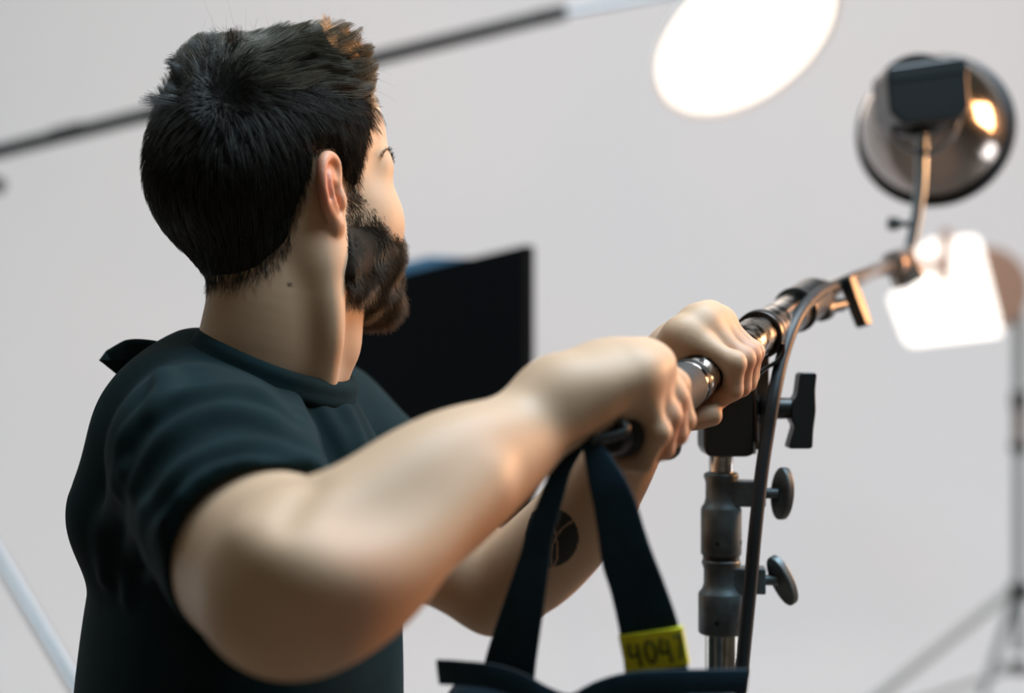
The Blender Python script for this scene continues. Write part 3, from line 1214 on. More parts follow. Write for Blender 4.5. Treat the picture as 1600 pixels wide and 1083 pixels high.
ho = mesh_np('hair', styled(np.vstack(Vs)), np.vstack(Fs), [HAIR, UNDER], person, tone=np.clip(np.vstack(Ts), 0, 1))
mi = np.zeros(len(ho.data.polygons), np.int32)
mi[:len(HQ)] = 1
ho.data.polygons.foreach_set('material_index', mi)

# --- beard
bS = beard_mask(SLc)
beardS = Shape()
beardS.pr = list(head.pr)


def bthick(L):
    return -.0015 + .0085 * sstep(-L[..., 2], .050, .105) * sstep(beard_mask(L), 0, .012)


beardS.func(lambda p: -bthick(hloc(p)), HC, .2, 0, 'd')
beardS.func(lambda p: -beard_mask(hloc(p)), HC, .2, .003, 'i')
beardS.func(lambda p: -(head.raw(p) + .003), HC, .2, .001, 'i')
XV, XQ = beardS.net(lo_, hi_, .0022)
XV = relax(XV, XQ, 2)
b_r = sample((bS > -.0025) & (np.abs(SLc[:, 1]) < .082), 21000, 17, dens=np.clip(.25 + bS / .008, .12, 1))
nb_ = len(b_r)
LB = hloc(b_r)
nB = head.grad(b_r)
cb = clump(b_r, 160, 7)
low = sstep(-LB[:, 2:3], .04, .11)
d0 = unit_rows(nB * (.25 + .35 * low) - HZ * .85 + HF * .30 + cb * .35 + rs.normal(size=(nb_, 3)) * .16)
d1 = -nB * .35 - HZ * .35 + cb * .3
lb = rs.uniform(.004, .0075, nb_) + .0065 * low[:, 0] * rs.uniform(.6, 1.2, nb_)
s6 = np.linspace(0, 1, 6)[None, :, None]
st0 = b_r + nB * np.maximum(bthick(LB) * .55, 0)[:, None]
pathsF = st0[:, None] + (d0[:, None] * s6 + d1[:, None] * s6 ** 2 * .5) * lb[:, None, None]
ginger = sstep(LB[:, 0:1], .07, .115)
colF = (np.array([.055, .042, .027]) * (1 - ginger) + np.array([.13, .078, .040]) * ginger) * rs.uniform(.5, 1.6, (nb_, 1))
v_, f_, c_ = tubes(pathsF, np.full(nb_, .00017) * rs.uniform(.7, 1.2, nb_), np.full(nb_, .00005), colF)
be = mesh_np('beard', np.vstack([XV, v_]), np.vstack([XQ, f_ + len(XV)]), [HAIR, UNDER], person,
        tone=np.vstack([np.tile([.022, .016, .011], (len(XV), 1)), c_]))
mi = np.zeros(len(be.data.polygons), np.int32)
mi[:len(XQ)] = 1
be.data.polygons.foreach_set('material_index', mi)
# --- stubble on the nape and neck edge
n_r = sample((rS < .001) & (rS > -.016) & (SLc[:, 0] < 0) & notear, 1500, 23, dens=np.clip(1 + rS / .016, 0, 1) ** 2)
nN = head.grad(n_r)
d0 = unit_rows(nN * .25 - HZ * .9 + HF * .15 + rs.normal(size=n_r.shape) * .2)
pathsG = n_r[:, None] + d0[:, None] * s6 * rs.uniform(.004, .009, (len(n_r), 1, 1))
v_, f_, c_ = tubes(pathsG, np.full(len(n_r), .00010), np.full(len(n_r), .00004), np.tile([.02, .015, .01], (len(n_r), 1)))
mesh_np('nape_hair', v_, f_, HAIR, person, tone=c_)
# --- eyebrows and lashes
for s in (-1, 1):
    n_ = 260
    u = rs.random(n_)
    cx = .1075 - .036 * u ** 1.8
    cy = s * (.014 + .040 * u)
    cz = -.010 + .006 * np.sin(u * 2.4) + rs.normal(size=n_) * .0016
    pr_ = np.stack([hp(a, b, c) for a, b, c in zip(cx, cy, cz)])
    for _ in range(4):
        pr_ = pr_ - head.grad(pr_) * head.raw(pr_)[:, None]
    dd = unit_rows(head.grad(pr_) * .35 + HL * s * .8 + HZ * .3 - HF * .3 + rs.normal(size=(n_, 3)) * .15)
    pth = pr_[:, None] + dd[:, None] * s6 * rs.uniform(.0035, .006, (n_, 1, 1))
    v_, f_, c_ = tubes(pth, np.full(n_, .00016), np.full(n_, .00005), np.tile([.02, .014, .009], (n_, 1)))
    mesh_np('eyebrow', v_, f_, HAIR, person, tone=c_)
    n_ = 60
    u = rs.uniform(-1, 1, n_)
    ec = np.stack([hp(.0815 + .0125 * math.cos(a * .9), s * .031 + .0125 * math.sin(a * .9), -.0225) for a in u])
    dd = unit_rows(HF * np.cos(u)[:, None] + HL * np.sin(u)[:, None] + HZ * .25)
    pth = ec[:, None] + (dd[:, None] * s6 + HZ * .4 * s6 ** 2) * .0065
    v_, f_, c_ = tubes(pth, np.full(n_, .00014), np.full(n_, .00004), np.tile([.01, .008, .006], (n_, 1)))
    mesh_np('eyelashes', v_, f_, HAIR, person, tone=c_)
# ================================================================== boom pole the man holds
pole = empty('boom_pole', BA, 'thick chrome boom pole with black rubber grip, held in both fists', 'boom pole')
TJ = .50                                                # where the thin extension starts
MB().cyl(bp(.13), bp(TJ), .0182, n=40, bev=.001).build('chrome_tube', M['scratched'], pole)
MB().lathe(bp(-.004), BD, [(.012, 0), (.0165, .001), (.0185, .004), (.0190, .02), (.0190, .131), (.0185, .1375), (.0175, .139)], 44).build('rubber_grip', M['rubber'], pole)
MB().lathe(bp(-.014), BD, [(.003, 0), (.011, 0), (.014, .003), (.0155, .011)], 40).build('end_cap', M['black_plastic'], pole)
# eye bolt at the near end
eb = MB()
ec = bp(-.030, -.012, .012)
ring = [ec + BD * .010 * math.cos(a) + BU * .010 * math.sin(a) for a in np.linspace(0, 2 * math.pi, 25)]
eb.sweep(ring, .0025, 10)
eb.cyl(bp(-.014), bp(-.024, -.008, .008), .004)
eb.build('eye_bolt', M['silver'], pole)
# black band and printed mark
MB().lathe(bp(.1375), BD, [(.0183, 0), (.0188, .0005), (.0188, .006), (.0183, .0065)], 44).build('edge_ring', M['black_plastic'], pole)
for t0 in (.318, .428):
    MB().lathe(bp(t0), BD, [(.0184, 0), (.0215, .001), (.0220, .004), (.0215, .008), (.0184, .009)], 44).build('band', M['black_plastic'], pole)
MB().lathe(bp(.437), BD, [(.0184, 0), (.0205, .002), (.0205, .055), (.017, .063), (.0115, .066)], 44).build('locking_collar', M['black_cast'], pole)
END = P(1402, 410, 1.76)
J = bp(TJ)
XD = unit(END - J)
MB().cyl(J - XD * .01, END, .0098, n=28, bev=.001).build('extension_rod', M['chrome'], pole)
s_, t_, _ = frame(XD)
# clamp at the junction with its T-handle
cj = bp(.49, .006, -.016)
cl_ = MB()
cl_.cyl(J - BD * .02, J + XD * .03, .0165, .0145, 32, .002)
cl_.cyl(J + (0, 0, .0), P(1292, 480, 1.40), .0105, n=20)
cl_.build('joint_clamp', M['black_cast'], pole)
h1 = P(1290, 481, 1.41)
h2 = P(1334, 472, 1.455)
hd = MB()
hd.lathe(h1 - (h2 - h1) * .25, h2 - h1, [(.010, 0), (.0125, .002), (.0125, .014), (.007, .016), (.007, .05)], 24)
hu_, hv_, hw_ = unit(h2 - h1), unit(P(1354, 512, 1.46) - P(1326, 436, 1.46)), None
hw_ = np.cross(hu_, hv_)
hd.prism(round_poly([(-.007, -.027), (.006, -.027), (.0085, -.008), (.0085, .008), (.006, .027), (-.007, .027), (-.0085, .008), (-.0085, -.008)], .004),
         h2 + hu_ * .004, hu_, hv_, hw_, -.0065, .0065)
hd.build('tee_handle', M['black_plastic'], pole, bevel=.0015)
# small trigger lever under the near fist
lv = MB()
lv.sweep(spline([P(1018, 690, 1.06), P(1030, 700, 1.06), P(1048, 702, 1.055), P(1060, 688, 1.05)], 16), [.0035 + .0045 * math.sin(math.pi * k / 15) for k in range(16)], 14)
lv.cyl(bp(.085, .0, -.016), P(1024, 694, 1.062), .0045)
lv.build('lever', M['black_plastic'], pole)
# knuckle at the far end
kn = MB()
kn.cyl(END - XD * .03, END + XD * .012, .0155, n=28, bev=.003)
kn.build('end_knuckle', M['bronze'], pole)

# ================================================================== C-stand under the pole
SX, SY = .1875, 1.275
ZS = lambda py: CAMZ - (py - 541.5) / FPX * SY
stand = empty('light_stand', (SX, SY, 0), 'chrome light stand with cast collars and black grip head under the held boom pole', 'light stand')
Z1 = (0, 0, 1)
at = lambda z: (SX, SY, z)
MB().cyl(at(ZS(745)), at(ZS(700)), .0108, n=32, bev=.0006).build('spigot', M['chrome'], stand)
MB().lathe(at(ZS(738)), (0, 0, -1), [(.0095, 0), (.0125, .001), (.0125, .006), (.011, .008)], 32).build('black_washer', M['black_plastic'], stand)


def collar(y_top, y_mid, y_bot, r_up, r_low):
    m = MB()
    zt, zm, zb = ZS(y_top), ZS(y_mid), ZS(y_bot)
    h = zt - zm
    m.lathe(at(zt), (0, 0, -1), [(r_up * .9, 0), (r_up * 1.04, .0012), (r_up * 1.04, .004), (r_up * .93, .009), (r_up * .93, h - .008), (r_up * 1.02, h - .003), (r_low * .96, h), (r_low, h + .002),
                                 (r_low, zt - zb - .002), (r_low * .95, zt - zb)], 48)
    return m


for yt, ym, yb, ru, rl, kx, tilt in ((738, 792, 868, .0150, .0182, 1210, 4), (873, 925, 990, .0168, .0205, 1212, -24)):
    m = collar(yt, ym, yb, ru, rl)
    zc = ZS(yt + 32)
    bd = unit((1, -.12, 0))
    m.box(np.array(at(zc)) + bd * .021, bd, (0, 0, 1), np.cross(bd, (0, 0, 1)), .018, .0115, .011)
    o = m.build('cast_collar', M['cast_metal'], stand, bevel=.0015)
    for k in range(2):
        a = -1.9 + k * 1.5
        dv = np.array([math.cos(a), math.sin(a), 0])
        MB().lathe(np.array(at(ZS(yb - 22))) + dv * (rl - .001), dv, [(.0001, .0), (.0022, .0), (.0022, .0014), (.0001, .0014)], 12).build('set_screw', M['black_plastic'], o)
    kp = np.array(at(zc)) + bd * .048
    kb = MB()
    kb.cyl(np.array(at(zc)) + bd * .034, kp + bd * .002, .0048, n=16)
    kb.build('knob_shaft', M['cast_metal'], o)
    a = math.radians(tilt)
    ku = unit(np.array([math.sin(a), 0, math.cos(a)]))
    pu = unit((.55, -.83, .1))                         # face of the wing
    pu = unit(pu - ku * np.dot(pu, ku))
    pw = np.cross(ku, pu)
    oval = [(.0235 * math.cos(q), .0125 * math.sin(q)) for q in np.linspace(0, 2 * math.pi, 41)[:-1]]
    MB().prism(oval, kp + bd * .006, ku, pu * .95, bd if False else pw, -.0042, .0042).build('wing_knob', M['cast_metal'], o, bevel=.002, seg=3)
MB().lathe(at(ZS(868)), (0, 0, -1), [(.0165, 0), (.0165, .004)], 40).build('seal_ring', M['black_plastic'], stand)
MB().cyl(at(.42), at(ZS(985)), .0146, n=40).build('riser', M['chrome'], stand)
MB().lathe(at(.46), (0, 0, -1), [(.017, 0), (.0205, .003), (.0205, .06), (.0205, .12), (.0175, .125)], 40).build('base_collar', M['cast_metal'], stand)
MB().cyl(at(.13), at(.42), .0175, n=32).build('base_tube', M['chrome'], stand)
for k in range(3):
    a = math.radians(35 + 120 * k)
    u = np.array([math.cos(a), math.sin(a), 0])
    c = np.array(at(0))
    lg = MB()
    lg.sweep(spline([c + u * .02 + (0, 0, .40 - .05 * k), c + u * .09 + (0, 0, .39 - .05 * k), c + u * .15 + (0, 0, .30 - .04 * k), c + u * .22 + (0, 0, .08), c + u * .30 + (0, 0, .014), c + u * .55 + (0, 0, .0125)], 40), .0122, 18)
    lg.build('leg', M['chrome'], stand)

# grip head: black casting, side plates, through-bolt and T-handle
GX = lambda px, py, d=SY: P(px, py, d)
gh = MB()
gh.prism(round_poly([(-.0235, -.027), (-.019, -.034), (.016, -.034), (.022, -.031), (.022, .030), (.014, .036), (-.0235, .036)], .004, 4),
         GX(1135, 652), (1, 0, 0), (0, 0, 1), (0, 1, 0), -.022, .022)
ghead = gh.build('grip_head', M['black_cast'], stand, bevel=.003, seg=3)
MB().lathe(GX(1128, 701), (0, 0, -1), [(.017, -.010), (.019, -.004), (.018, .002), (.0135, .005)], 36).build('receiver', M['black_cast'], stand)
bz = GX(1120, 637)
MB().lathe(GX(1070, 637), (1, 0, 0), [(.0075, 0), (.0095, .002), (.0095, .009), (.0065, .010), (.0065, .085)], 28).build('through_bolt', M['black_plastic'], ghead)
# saddle: bent strap carrying the pole
st = MB()
cc = bp(.3225)
arc = []
for k in range(25):
    a = math.radians(150 - 210 * k / 24)
    arc.append(cc + BH * .0205 * math.cos(a) + BU * .0205 * math.sin(a))
arc = [GX(1150, 640, 1.262)] + arc + []
st.strap(arc, [BD] * len(arc), [.012] * len(arc), .003)
st.build('saddle', M['black_cast'], ghead)
pl = MB()
pts = spline([bp(.3225, .0215, -.004), bp(.3225, .019, -.020), GX(1181, 590, 1.262), GX(1181, 640, 1.262), GX(1182, 690, 1.262)], 24)
pl.strap(list(pts), [np.array([.15, 1, 0])] * 24, [.020] * 24, .0036)
pl.build('side_plate', M['black_cast'], ghead)
MB().prism(round_poly([(-.0065, -.042), (.0065, -.042), (.0065, .045), (-.0065, .045)], .002), GX(1190, 630, 1.285), (1, 0, 0), (0, 0, 1), (0, 1, 0), -.0015, .0015).build('back_plate', M['bronze'], ghead, bevel=.0005)
MB().prism([(-.007, -.011), (.007, -.011), (.007, .011), (-.007, .011)], GX(1168, 690, 1.29), (1, 0, 0), (0, 0, 1), (0, 1, 0), -.006, .006).build('brass_tab', M['bronze'], ghead, bevel=.001)
th = MB()
th.lathe(GX(1184, 638), (1, 0, 0), [(.0125, 0), (.0125, .012), (.0098, .014), (.0092, .034)], 30)
hc = GX(1254, 641)
th.prism(round_poly([(-.0135, -.034), (.0085, -.034), (.0085, -.018), (.0100, 0), (.0085, .018), (.0095, .034), (-.006, .034), (-.0075, .014), (-.012, .008), (-.012, -.009), (-.0085, -.014)], .0035, 5),
         hc, unit((1, .02, .0)), unit((.045, 0, 1)), (0, 1, 0), -.011, .011)
th.build('tee_handle', M['black_plastic'], stand, bevel=.0022, seg=3)

# ================================================================== power cable
cab = spline([P(1370, 425, 1.70), P(1330, 440, 1.55), P(1290, 452, 1.40), P(1262, 474, 1.325), P(1240, 508, 1.285), P(1222, 560, 1.262), P(1209, 620, 1.245), P(1199, 680, 1.24), P(1190, 740, 1.235),
              P(1180, 830, 1.23), P(1171, 930, 1.23), P(1160, 1040, 1.225), P(1150, 1150, 1.22), (.17, 1.21, .8), (.19, 1.20, .3), (.26, 1.18, .03), (.45, 1.15, .0075), (.85, 1.3, .0075), (1.3, 1.9, .0075)], 190)
tag(MB().sweep(list(cab), .0060, 14).build('power_cable', M['cable'], None, origin=(.45, 1.15, 0)), 'thick black cable looping off the boom pole and hanging beside the chrome stand', 'cable')

# ================================================================== sandbag hung on the near end
bag = empty('sandbag', P(925, 1080, .97), 'navy fabric counterweight bag hanging by two straps from the near end of the boom pole', 'sandbag')
top = P(916, 690, .955)


def strapline(pix, wid, side=(1, 0, .12)):
    m = MB()
    q = spline(np.hstack([np.array([P(*p_) for p_ in pix]), np.array(wid)[:, None]]), 40)
    m.strap([r[:3] for r in q], [np.array(side)] * 40, [r[3] for r in q], .0032, 16)
    return m


strapline([(913, 684, .968), (903, 698, .962), (878, 735, .956), (860, 785, .955), (843, 838, .955), (836, 873, .955), (820, 940, .957), (797, 1040, .965), (794, 1085, .968)],
          [.006, .010, .0135, .0170, .0195, .0220, .0277, .036, .038], (1, -.35, .25)).build('strap', M['navy'], bag)
b2 = strapline([(913, 684, .958), (925, 700, .952), (946, 748, .946), (961, 791, .944), (971, 834, .944), (981, 876, .944), (996, 919, .945), (1014, 983, .947), (1026, 1051, .952), (1030, 1090, .955)],
               [.007, .013, .024, .029, .032, .0355, .037, .0405, .043, .045], (1, -.25, .12))
strap2 = b2.build('strap', M['navy'], bag)
strap2['label'] = 'strap with yellow tape'
MB().sweep(spline([P(906, 688, .965), bp(-.018, -.012, .012), bp(-.016, 0, .0165), bp(-.018, .014, .008), P(922, 690, .950)], 18), .0034, 12).build('strap_loop', M['black_plastic'], bag)
# tape wrapped round the second strap: four corners read on the strap itself
tc = [P(966, 994, .9500), P(1065, 981, .9372), P(1076, 1039, .9402), P(978, 1053, .9530)]
tn = unit(np.cross(tc[1] - tc[0], tc[3] - tc[0]))
if tn[1] > 0:
    tn = -tn
t = MB()
n_ = 12
V = []
for j in range(2):
    for i in range(n_ + 1):
        u = i / n_
        p_ = (tc[0] * (1 - u) + tc[1] * u) if j == 0 else (tc[3] * (1 - u) + tc[2] * u)
        V.append(p_ + tn * (.0018 * (1 - (2 * u - 1) ** 4) - .0006))
for j in range(2):
    for i in range(n_ + 1):
        V.append(V[j * (n_ + 1) + i] - tn * (.0045))
N1 = n_ + 1
F = []
for i in range(n_):
    F += [(i, i + 1, N1 + i + 1, N1 + i), (2 * N1 + i, 3 * N1 + i, 3 * N1 + i + 1, 2 * N1 + i + 1), (i, 2 * N1 + i, 2 * N1 + i + 1, i + 1), (N1 + i, N1 + i + 1, 3 * N1 + i + 1, 3 * N1 + i)]
F += [(0, N1, 3 * N1, 2 * N1), (n_, 2 * N1 + n_, 3 * N1 + n_, N1 + n_)]
tp = t.add(V, F).build('yellow_tape', M['tape'], strap2, smooth=False)
ink = MB()


def tuv(u, v):
    a = tc[0] * (1 - u) + tc[1] * u
    b = tc[3] * (1 - u) + tc[2] * u
    return a * (1 - v) + b * v + tn * (.0018 * (1 - (2 * u - 1) ** 4) - .0002)


for stroke in ([(.14, .22), (.13, .55), (.27, .52)], [(.27, .25), (.27, .85)],
               [(.48, .22), (.42, .25), (.38, .50), (.43, .78), (.50, .74), (.54, .50), (.50, .24)],
               [(.66, .18), (.62, .55), (.76, .55)], [(.74, .25), (.76, .85)],
               [(.86, .22), (.965, .20), (.94, .45), (.91, .80)]):
    ink.sweep(list(spline([tuv(*q) for q in stroke], 14)) if len(stroke) > 2 else [tuv(*stroke[0]), tuv(*stroke[1])], .0011, 8)
ink.build('handwritten_number', M['ink'], tp)
# the bag's body: a soft gusseted pouch, its mouth sagging between the straps
bs = Shape()
bc = P(925, 1175, .975)
bs.box(bc + (0, 0, -.054), np.eye(3), (.1035, .040, .105), .028, .02)
bs.ell(bc + (0, -.01, -.09), np.eye(3), (.095, .055, .09), .04)
bs.ell(P(893, 1072, .955), np.eye(3), (.038, .2, .020), .02, 's')
gv, gf = bs.net(bc - .22, bc + .22, .003)
mesh_np('bag_body', relax(gv, gf, 2), gf, M['navy'], bag)
mb = MB()
for pix in ([(686, 1050, .945), (720, 1052, .935), (770, 1057, .93), (810, 1070, .93), (850, 1092, .932), (893, 1104, .934), (940, 1082, .932), (985, 1070, .93), (1040, 1066, .932), (1110, 1065, .938), (1166, 1064, .946)],):
    q = [P(*p_) for p_ in pix]
    mb.strap(list(spline(q, 40)), [np.array([0, -.1, 1.0])] * 40, [.017] * 40, .004)
mb.build('hem', M['navy'], bag)

# ================================================================== reflector lamp on the boom's end
lamp = empty('reflector_lamp', P(1402, 415, 1.80), 'round metal dish lamp with black box housing mounted on the end of the held boom', 'studio lamp')
RC = P(1461, 206, 1.93)                                 # rim centre
NC = P(1436, 158, 1.80)                                 # neck of the dish
RD = unit(RC - NC)
LR = np.linalg.norm(RC - NC)
di = MB()
di.lathe(NC, RD, [(.040, 0), (.046, .004), (.060, .022), (.078, .055), (.091, .095), (.097, LR - .004), (.1005, LR - .002), (.1015, LR + .002), (.0995, LR + .004), (.0955, LR), (.088, .095), (.075, .056), (.056, .024), (.038, .006)], 72, caps=False)
di.build('reflector_dish', M['dish'], lamp)
MB().lathe(RC - RD * .012, RD, [(.097, 0), (.1045, .001), (.1055, .006), (.1045, .013), (.0985, .014)], 72, caps=False).build('rim', M['black_plastic'], lamp)
MB().lathe(NC - RD * .03, RD, [(.010, 0), (.052, .0), (.054, .012), (.050, .040), (.044, .048)], 48).build('lamp_socket', M['black_cast'], lamp)
hb = MB()
hx = unit(P(1500, 108, 1.76) - P(1382, 120, 1.76))
hz = unit((.03, 0, 1) - hx * (hx[2]))
hy = np.cross(hz, hx)
HBc = P(1440, 152, 1.755)
hb.prism(round_poly([(-.047, .036), (.043, .040), (.048, .030), (.048, -.022), (.036, -.036), (-.034, -.036), (-.050, -.020), (-.051, .026)], .006), HBc, hx, hz, hy, -.035, .04)
hous = hb.build('housing', M['black_cast'], lamp, bevel=.004, seg=3)
MB().prism(round_poly([(-.046, -.006), (.046, -.003), (.046, .009), (-.045, .007)], .002), HBc - hy * .0355 + hz * .024, hx, hz, hy, -.001, .002).build('top_panel', M['black_plastic'], hous)
yk = MB()
yk.sweep(spline([P(1440, 205, 1.77), P(1440, 245, 1.775), P(1438, 290, 1.78), P(1430, 350, 1.785), P(1418, 400, 1.785), P(1408, 424, 1.785)], 24), [.0072] * 24, 16)
yk.build('stem', M['silver'], lamp)
yb = MB()
yb.strap(list(spline([P(1392, 190, 1.77), P(1400, 215, 1.765), P(1425, 236, 1.762), P(1455, 238, 1.762), P(1485, 218, 1.765), P(1500, 190, 1.77)], 24)), [RD] * 24, [.018] * 24, .004)
yb.build('yoke', M['black_plastic'], lamp)
MB().lathe(P(1432, 350, 1.785), unit((-1, -.1, 0)), [(.004, 0), (.004, .022), (.0075, .024), (.0085, .030), (.0075, .036), (.002, .037)], 20).build('lock_knob', M['black_plastic'], lamp)
cb_ = MB()
cb_.box(P(1410, 418, 1.785), unit((.9, .1, .4)), unit((-.4, 0, .9)), (0, 1, 0), .018, .022, .016)
cb_.build('clamp_block', M['bronze'], lamp, bevel=.004, seg=3)
cr = spline([P(1470, 235, 1.82), P(1492, 262, 1.86), P(1500, 290, 1.90), P(1493, 306, 1.93)], 14)
MB().sweep(list(cr), .0035, 10).build('lamp_lead', M['cable'], lamp)

# ================================================================== black flag on a stand behind the man
fl0, fl1 = P(828, 383, 2.30), P(560, 446, 2.62)
fz = np.array([0, 0, 1.0])
fu = unit((fl0 - fl1) * (1, 1, 0))
fn = np.cross(fu, fz)
flag = empty('black_flag', (fl0[0] * .4 + fl1[0] * .6, fl0[1] * .4 + fl1[1] * .6, 0), 'large black rectangular flag panel standing behind the man, blue strip on its top edge', 'flag panel')
Lf = abs((fl1 - fl0) @ fu) + .12
o_ = fl0.copy()
slope = (fl0[2] - fl1[2]) / abs((fl1 - fl0) @ fu)
MB().prism([(0, 0), (0, -.46), (-Lf, -.46), (-Lf, -slope * Lf)], o_, fu, fz, fn, -.012, .012).build('panel', M['flag'], flag, bevel=.003)
MB().prism([(-.135, -slope * .135 + .001), (-Lf + .02, -slope * Lf + .001), (-Lf + .02, -slope * Lf + .021), (-.24, -slope * .24 + .020)], o_, fu, fz, fn, -.010, .010).build('edge_strip', M['blue_strip'], flag, bevel=.001)
fs = fl0 - fu * .42
MB().cyl((fs[0], fs[1] + .03, .02), (fs[0], fs[1] + .03, fs[2] - .1), .012, n=20).build('pole', M['grey_paint'], flag)
MB().box((fs[0], fs[1] + .022, fs[2] - .25), fu, fz, fn, .02, .03, .02).build('clamp', M['black_cast'], flag, bevel=.003)


def tripod_legs(parent, base, z_top, spread, angs, r, m, z_brace=None, brace_top=None):
    for k, an in enumerate(angs):
        a = math.radians(an)
        u = np.array([math.cos(a), math.sin(a), 0])
        b0 = np.array([base[0], base[1], 0.0])
        lg = MB()
        p0, p1 = b0 + u * .03 + (0, 0, z_top), b0 + u * spread + (0, 0, r * 1.02)
        lg.cyl(p0, p1, r, n=16)
        lo = lg.build('leg', m, parent)
        MB().lathe(p1 - unit(p1 - p0) * .03 + (0, 0, .003), p1 - p0, [(r * .5, 0), (r * 1.35, .002), (r * 1.35, .026), (r, .03)], 14).build('rubber_foot', M['black_plastic'], lo)
        if brace_top is not None:
            q0 = b0 + u * .02 + (0, 0, brace_top)
            f = z_brace
            q1 = p0 * (1 - f) + p1 * f
            MB().sweep([q0, q1], r * .62, 12).build('brace', m, parent)


tripod_legs(flag, (fs[0], fs[1] + .03), .55, .42, (80, 200, 320), .009, M['grey_paint'], .45, .25)

# ================================================================== background boom with the round softbox
DB = 3.0
b0, b1 = P(-90, 258, DB), P(885, 18, DB)
bstand = empty('boom_stand', (b0[0], b0[1], 0), 'background boom stand whose long dark arm crosses behind the man and carries the round softbox', 'boom stand')
bd_ = unit(b1 - b0)
SB_C = P(1168, 60, 2.95)                               # softbox face centre
SB_N = unit((.36, -.52, -.72))
MB().cyl(b0 - bd_ * .25, b1 - bd_ * .0, .0155, n=24).build('boom_arm', M['black_plastic'], bstand)
MB().cyl(P(130, 200, DB) , P(80, 213, DB), .0150, n=24).build('arm_joint', M['black_cast'], bstand)
MB().cyl(P(835, 30, DB), P(870, 22, DB), .0165, n=24).build('arm_joint', M['black_cast'], bstand)
tip = SB_C - SB_N * .17
MB().cyl(b1 - bd_ * .02, tip + (-.02, 0, .0), .008, n=20).build('boom_tip', M['silver'], bstand)
MB().cyl((b0[0], b0[1], .30), (b0[0], b0[1], b0[2]), .016, n=24).build('column', M['silver'], bstand)
MB().box(b0, bd_, np.cross(bd_, (0, 1, 0)), (0, 1, 0), .045, .04, .03).build('pivot', M['black_cast'], bstand, bevel=.006)
kn_ = MB()
kn_.lathe(P(-14, 288, DB), unit((1, -.3, -.2)), [(.008, 0), (.008, .008), (.017, .010), (.019, .018), (.016, .025), (.004, .027)], 20)
kn_.cyl(P(-60, 270, DB), P(-12, 287, DB), .006, n=12)
kn_.build('pivot_knob', M['black_plastic'], bstand)
cw = b0 - bd_ * .25
MB().cyl(cw - bd_ * .12, cw + bd_ * .02, .05, n=32, bev=.006).build('counterweight', M['black_cast'], bstand)
# legs: one runs down to the right through the corner of the view
lt_ = P(-90, 752, DB)
p_in = P(110, 1083, DB - .1)
ang0 = math.degrees(math.atan2(p_in[1] - b0[1], p_in[0] - b0[0]))
zt = lt_[2]
sl_ = (zt - p_in[2]) / math.hypot(p_in[0] - b0[0], p_in[1] - b0[1])
tripod_legs(bstand, b0[:2], zt, zt / sl_, (ang0, ang0 + 120, ang0 + 240), .0125, M['silver'], .62, zt - .38)
MB().lathe((b0[0], b0[1], zt + .03), (0, 0, -1), [(.018, 0), (.032, .004), (.032, .05), (.018, .056)], 28).build('leg_collar', M['black_cast'], bstand)

soft = empty('round_softbox', SB_C, 'glowing round softbox at the top edge, tilted down on the end of the background boom', 'softbox')
SR = .212
MB().lathe(SB_C - SB_N * .004, SB_N, [(.001, .012), (.10, .009), (SR * .93, .001), (SR * .985, -.004)][::-1] if False else [(SR * .985, -.004), (SR * .93, .001), (.10, .009), (.001, .012)], 64, caps=False).build('diffuser', M['lamp_face'], soft)
MB().lathe(SB_C - SB_N * .16, SB_N, [(.035, 0), (.06, .012), (.13, .07), (.185, .12), (SR * .99, .156), (SR * 1.0, .162), (SR * .975, .162), (.18, .122), (.12, .074), (.05, .02)], 64, caps=False).build('shell', M['shell'], soft)
MB().cyl(SB_C - SB_N * .26, SB_C - SB_N * .155, .045, n=32, bev=.004).build('lamp_head', M['black_cast'], soft)

# ================================================================== square LED lamp on a stand, right edge
DL = 3.55
lst = P(1592, 700, DL + .12)
led = empty('panel_lamp', (lst[0], lst[1], 0), 'glowing square lamp with notched corner on a grey tripod stand at the right edge', 'studio lamp')
lc = P(1480, 455, DL)
lu, lv_ = unit((1, .12, 0)), np.array([0, 0, 1.0])
lw = np.cross(lv_, lu)
if lw[1] > 0:
    lw = -lw                                            # towards the camera


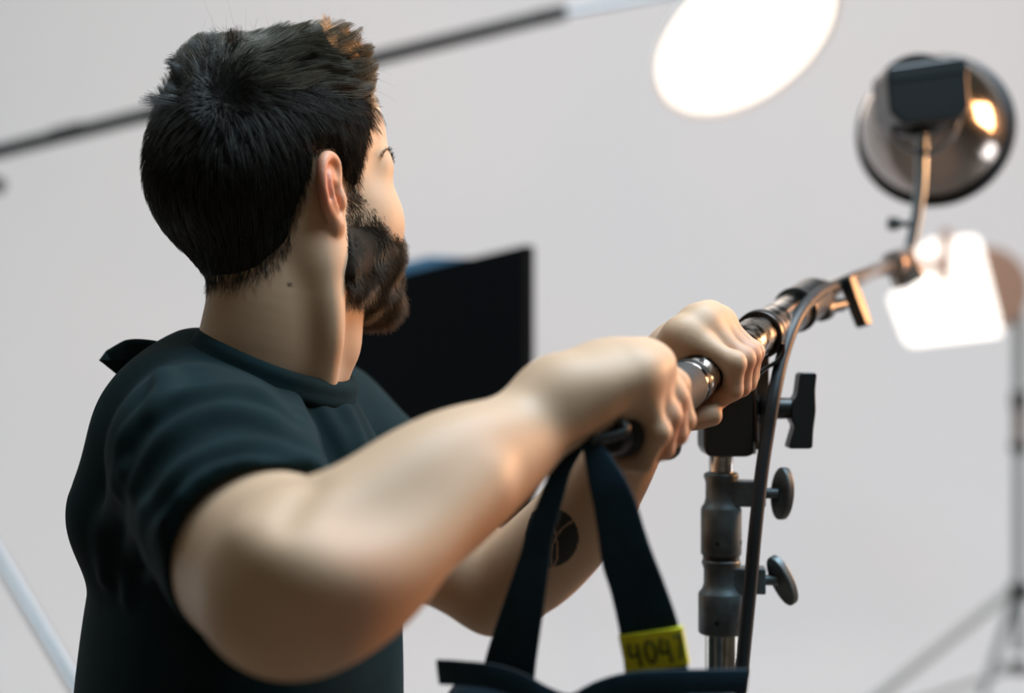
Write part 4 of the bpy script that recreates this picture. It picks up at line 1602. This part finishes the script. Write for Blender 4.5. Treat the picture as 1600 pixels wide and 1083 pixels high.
def lpt(px, py):
    """pixel to panel plane coordinates"""
    o = np.array([0, 0, CAMZ])
    r = P(px, py, 1.0) - o
    tt = ((lc - o) @ lw) / (r @ lw)
    q = o + r * tt - lc
    return (q @ lu, q @ lv_)


face = [lpt(*q) for q in ((1390, 460), (1436, 452), (1436, 388), (1450, 384), (1452, 376), (1475, 374), (1479, 374), (1528, 369), (1566, 518), (1560, 524), (1420, 540))]
M_face = MB().prism(round_poly(face, .022, 7), lc, lu, lv_, lw, -.012, .0)
M_face.build('lit_diffuser', M['lamp_face'], led, smooth=False)
fb = MB()
fb.prism([lpt(1469, 360), lpt(1486, 360), lpt(1483, 443), lpt(1466, 443)], lc, lu, lv_, lw, .0005, .008)
fb.prism([lpt(1424, 406), lpt(1474, 404), lpt(1474, 421), lpt(1424, 423)], lc, lu, lv_, lw, .0005, .008)
fb.build('frame_bar', M['lamp_tan'], led, bevel=.001)
hs = MB()
hs.lathe(P(1540, 452, DL + .02), unit((.12, 1, .0)), [(.10, 0), (.108, .01), (.112, .05), (.10, .11), (.07, .14)], 40)
hs.build('housing', M['lamp_tan'], led)
MB().cyl((lst[0], lst[1], P(0, 930, DL + .12)[2] - .15), (lst[0], lst[1], P(0, 470, DL + .12)[2]), .0145, n=24).build('column', M['grey_paint'], led)
for y0, y1, r_ in ((612, 640, .021), (690, 706, .023), (912, 935, .028), (1035, 1052, .024)):
    MB().cyl((lst[0], lst[1], P(0, y1, DL + .12)[2]), (lst[0], lst[1], P(0, y0, DL + .12)[2]), r_, n=24, bev=.003).build('column_collar', M['black_cast'], led)
MB().cyl((lst[0], lst[1], P(0, 706, DL + .12)[2]), (lst[0], lst[1], P(0, 640, DL + .12)[2]), .0165, n=24).build('upper_sleeve', M['bronze'], led)
zt = P(0, 925, DL + .12)[2]
pl_ = P(1392, 1083, DL + .0)
sl2 = (zt - pl_[2]) / math.hypot(pl_[0] - lst[0], pl_[1] - lst[1])
an = math.degrees(math.atan2(pl_[1] - lst[1], pl_[0] - lst[0]))
tripod_legs(led, lst[:2], zt, zt / sl2, (an, an + 120, an + 240), .0115, M['grey_paint'], .36, P(0, 1045, DL + .12)[2])
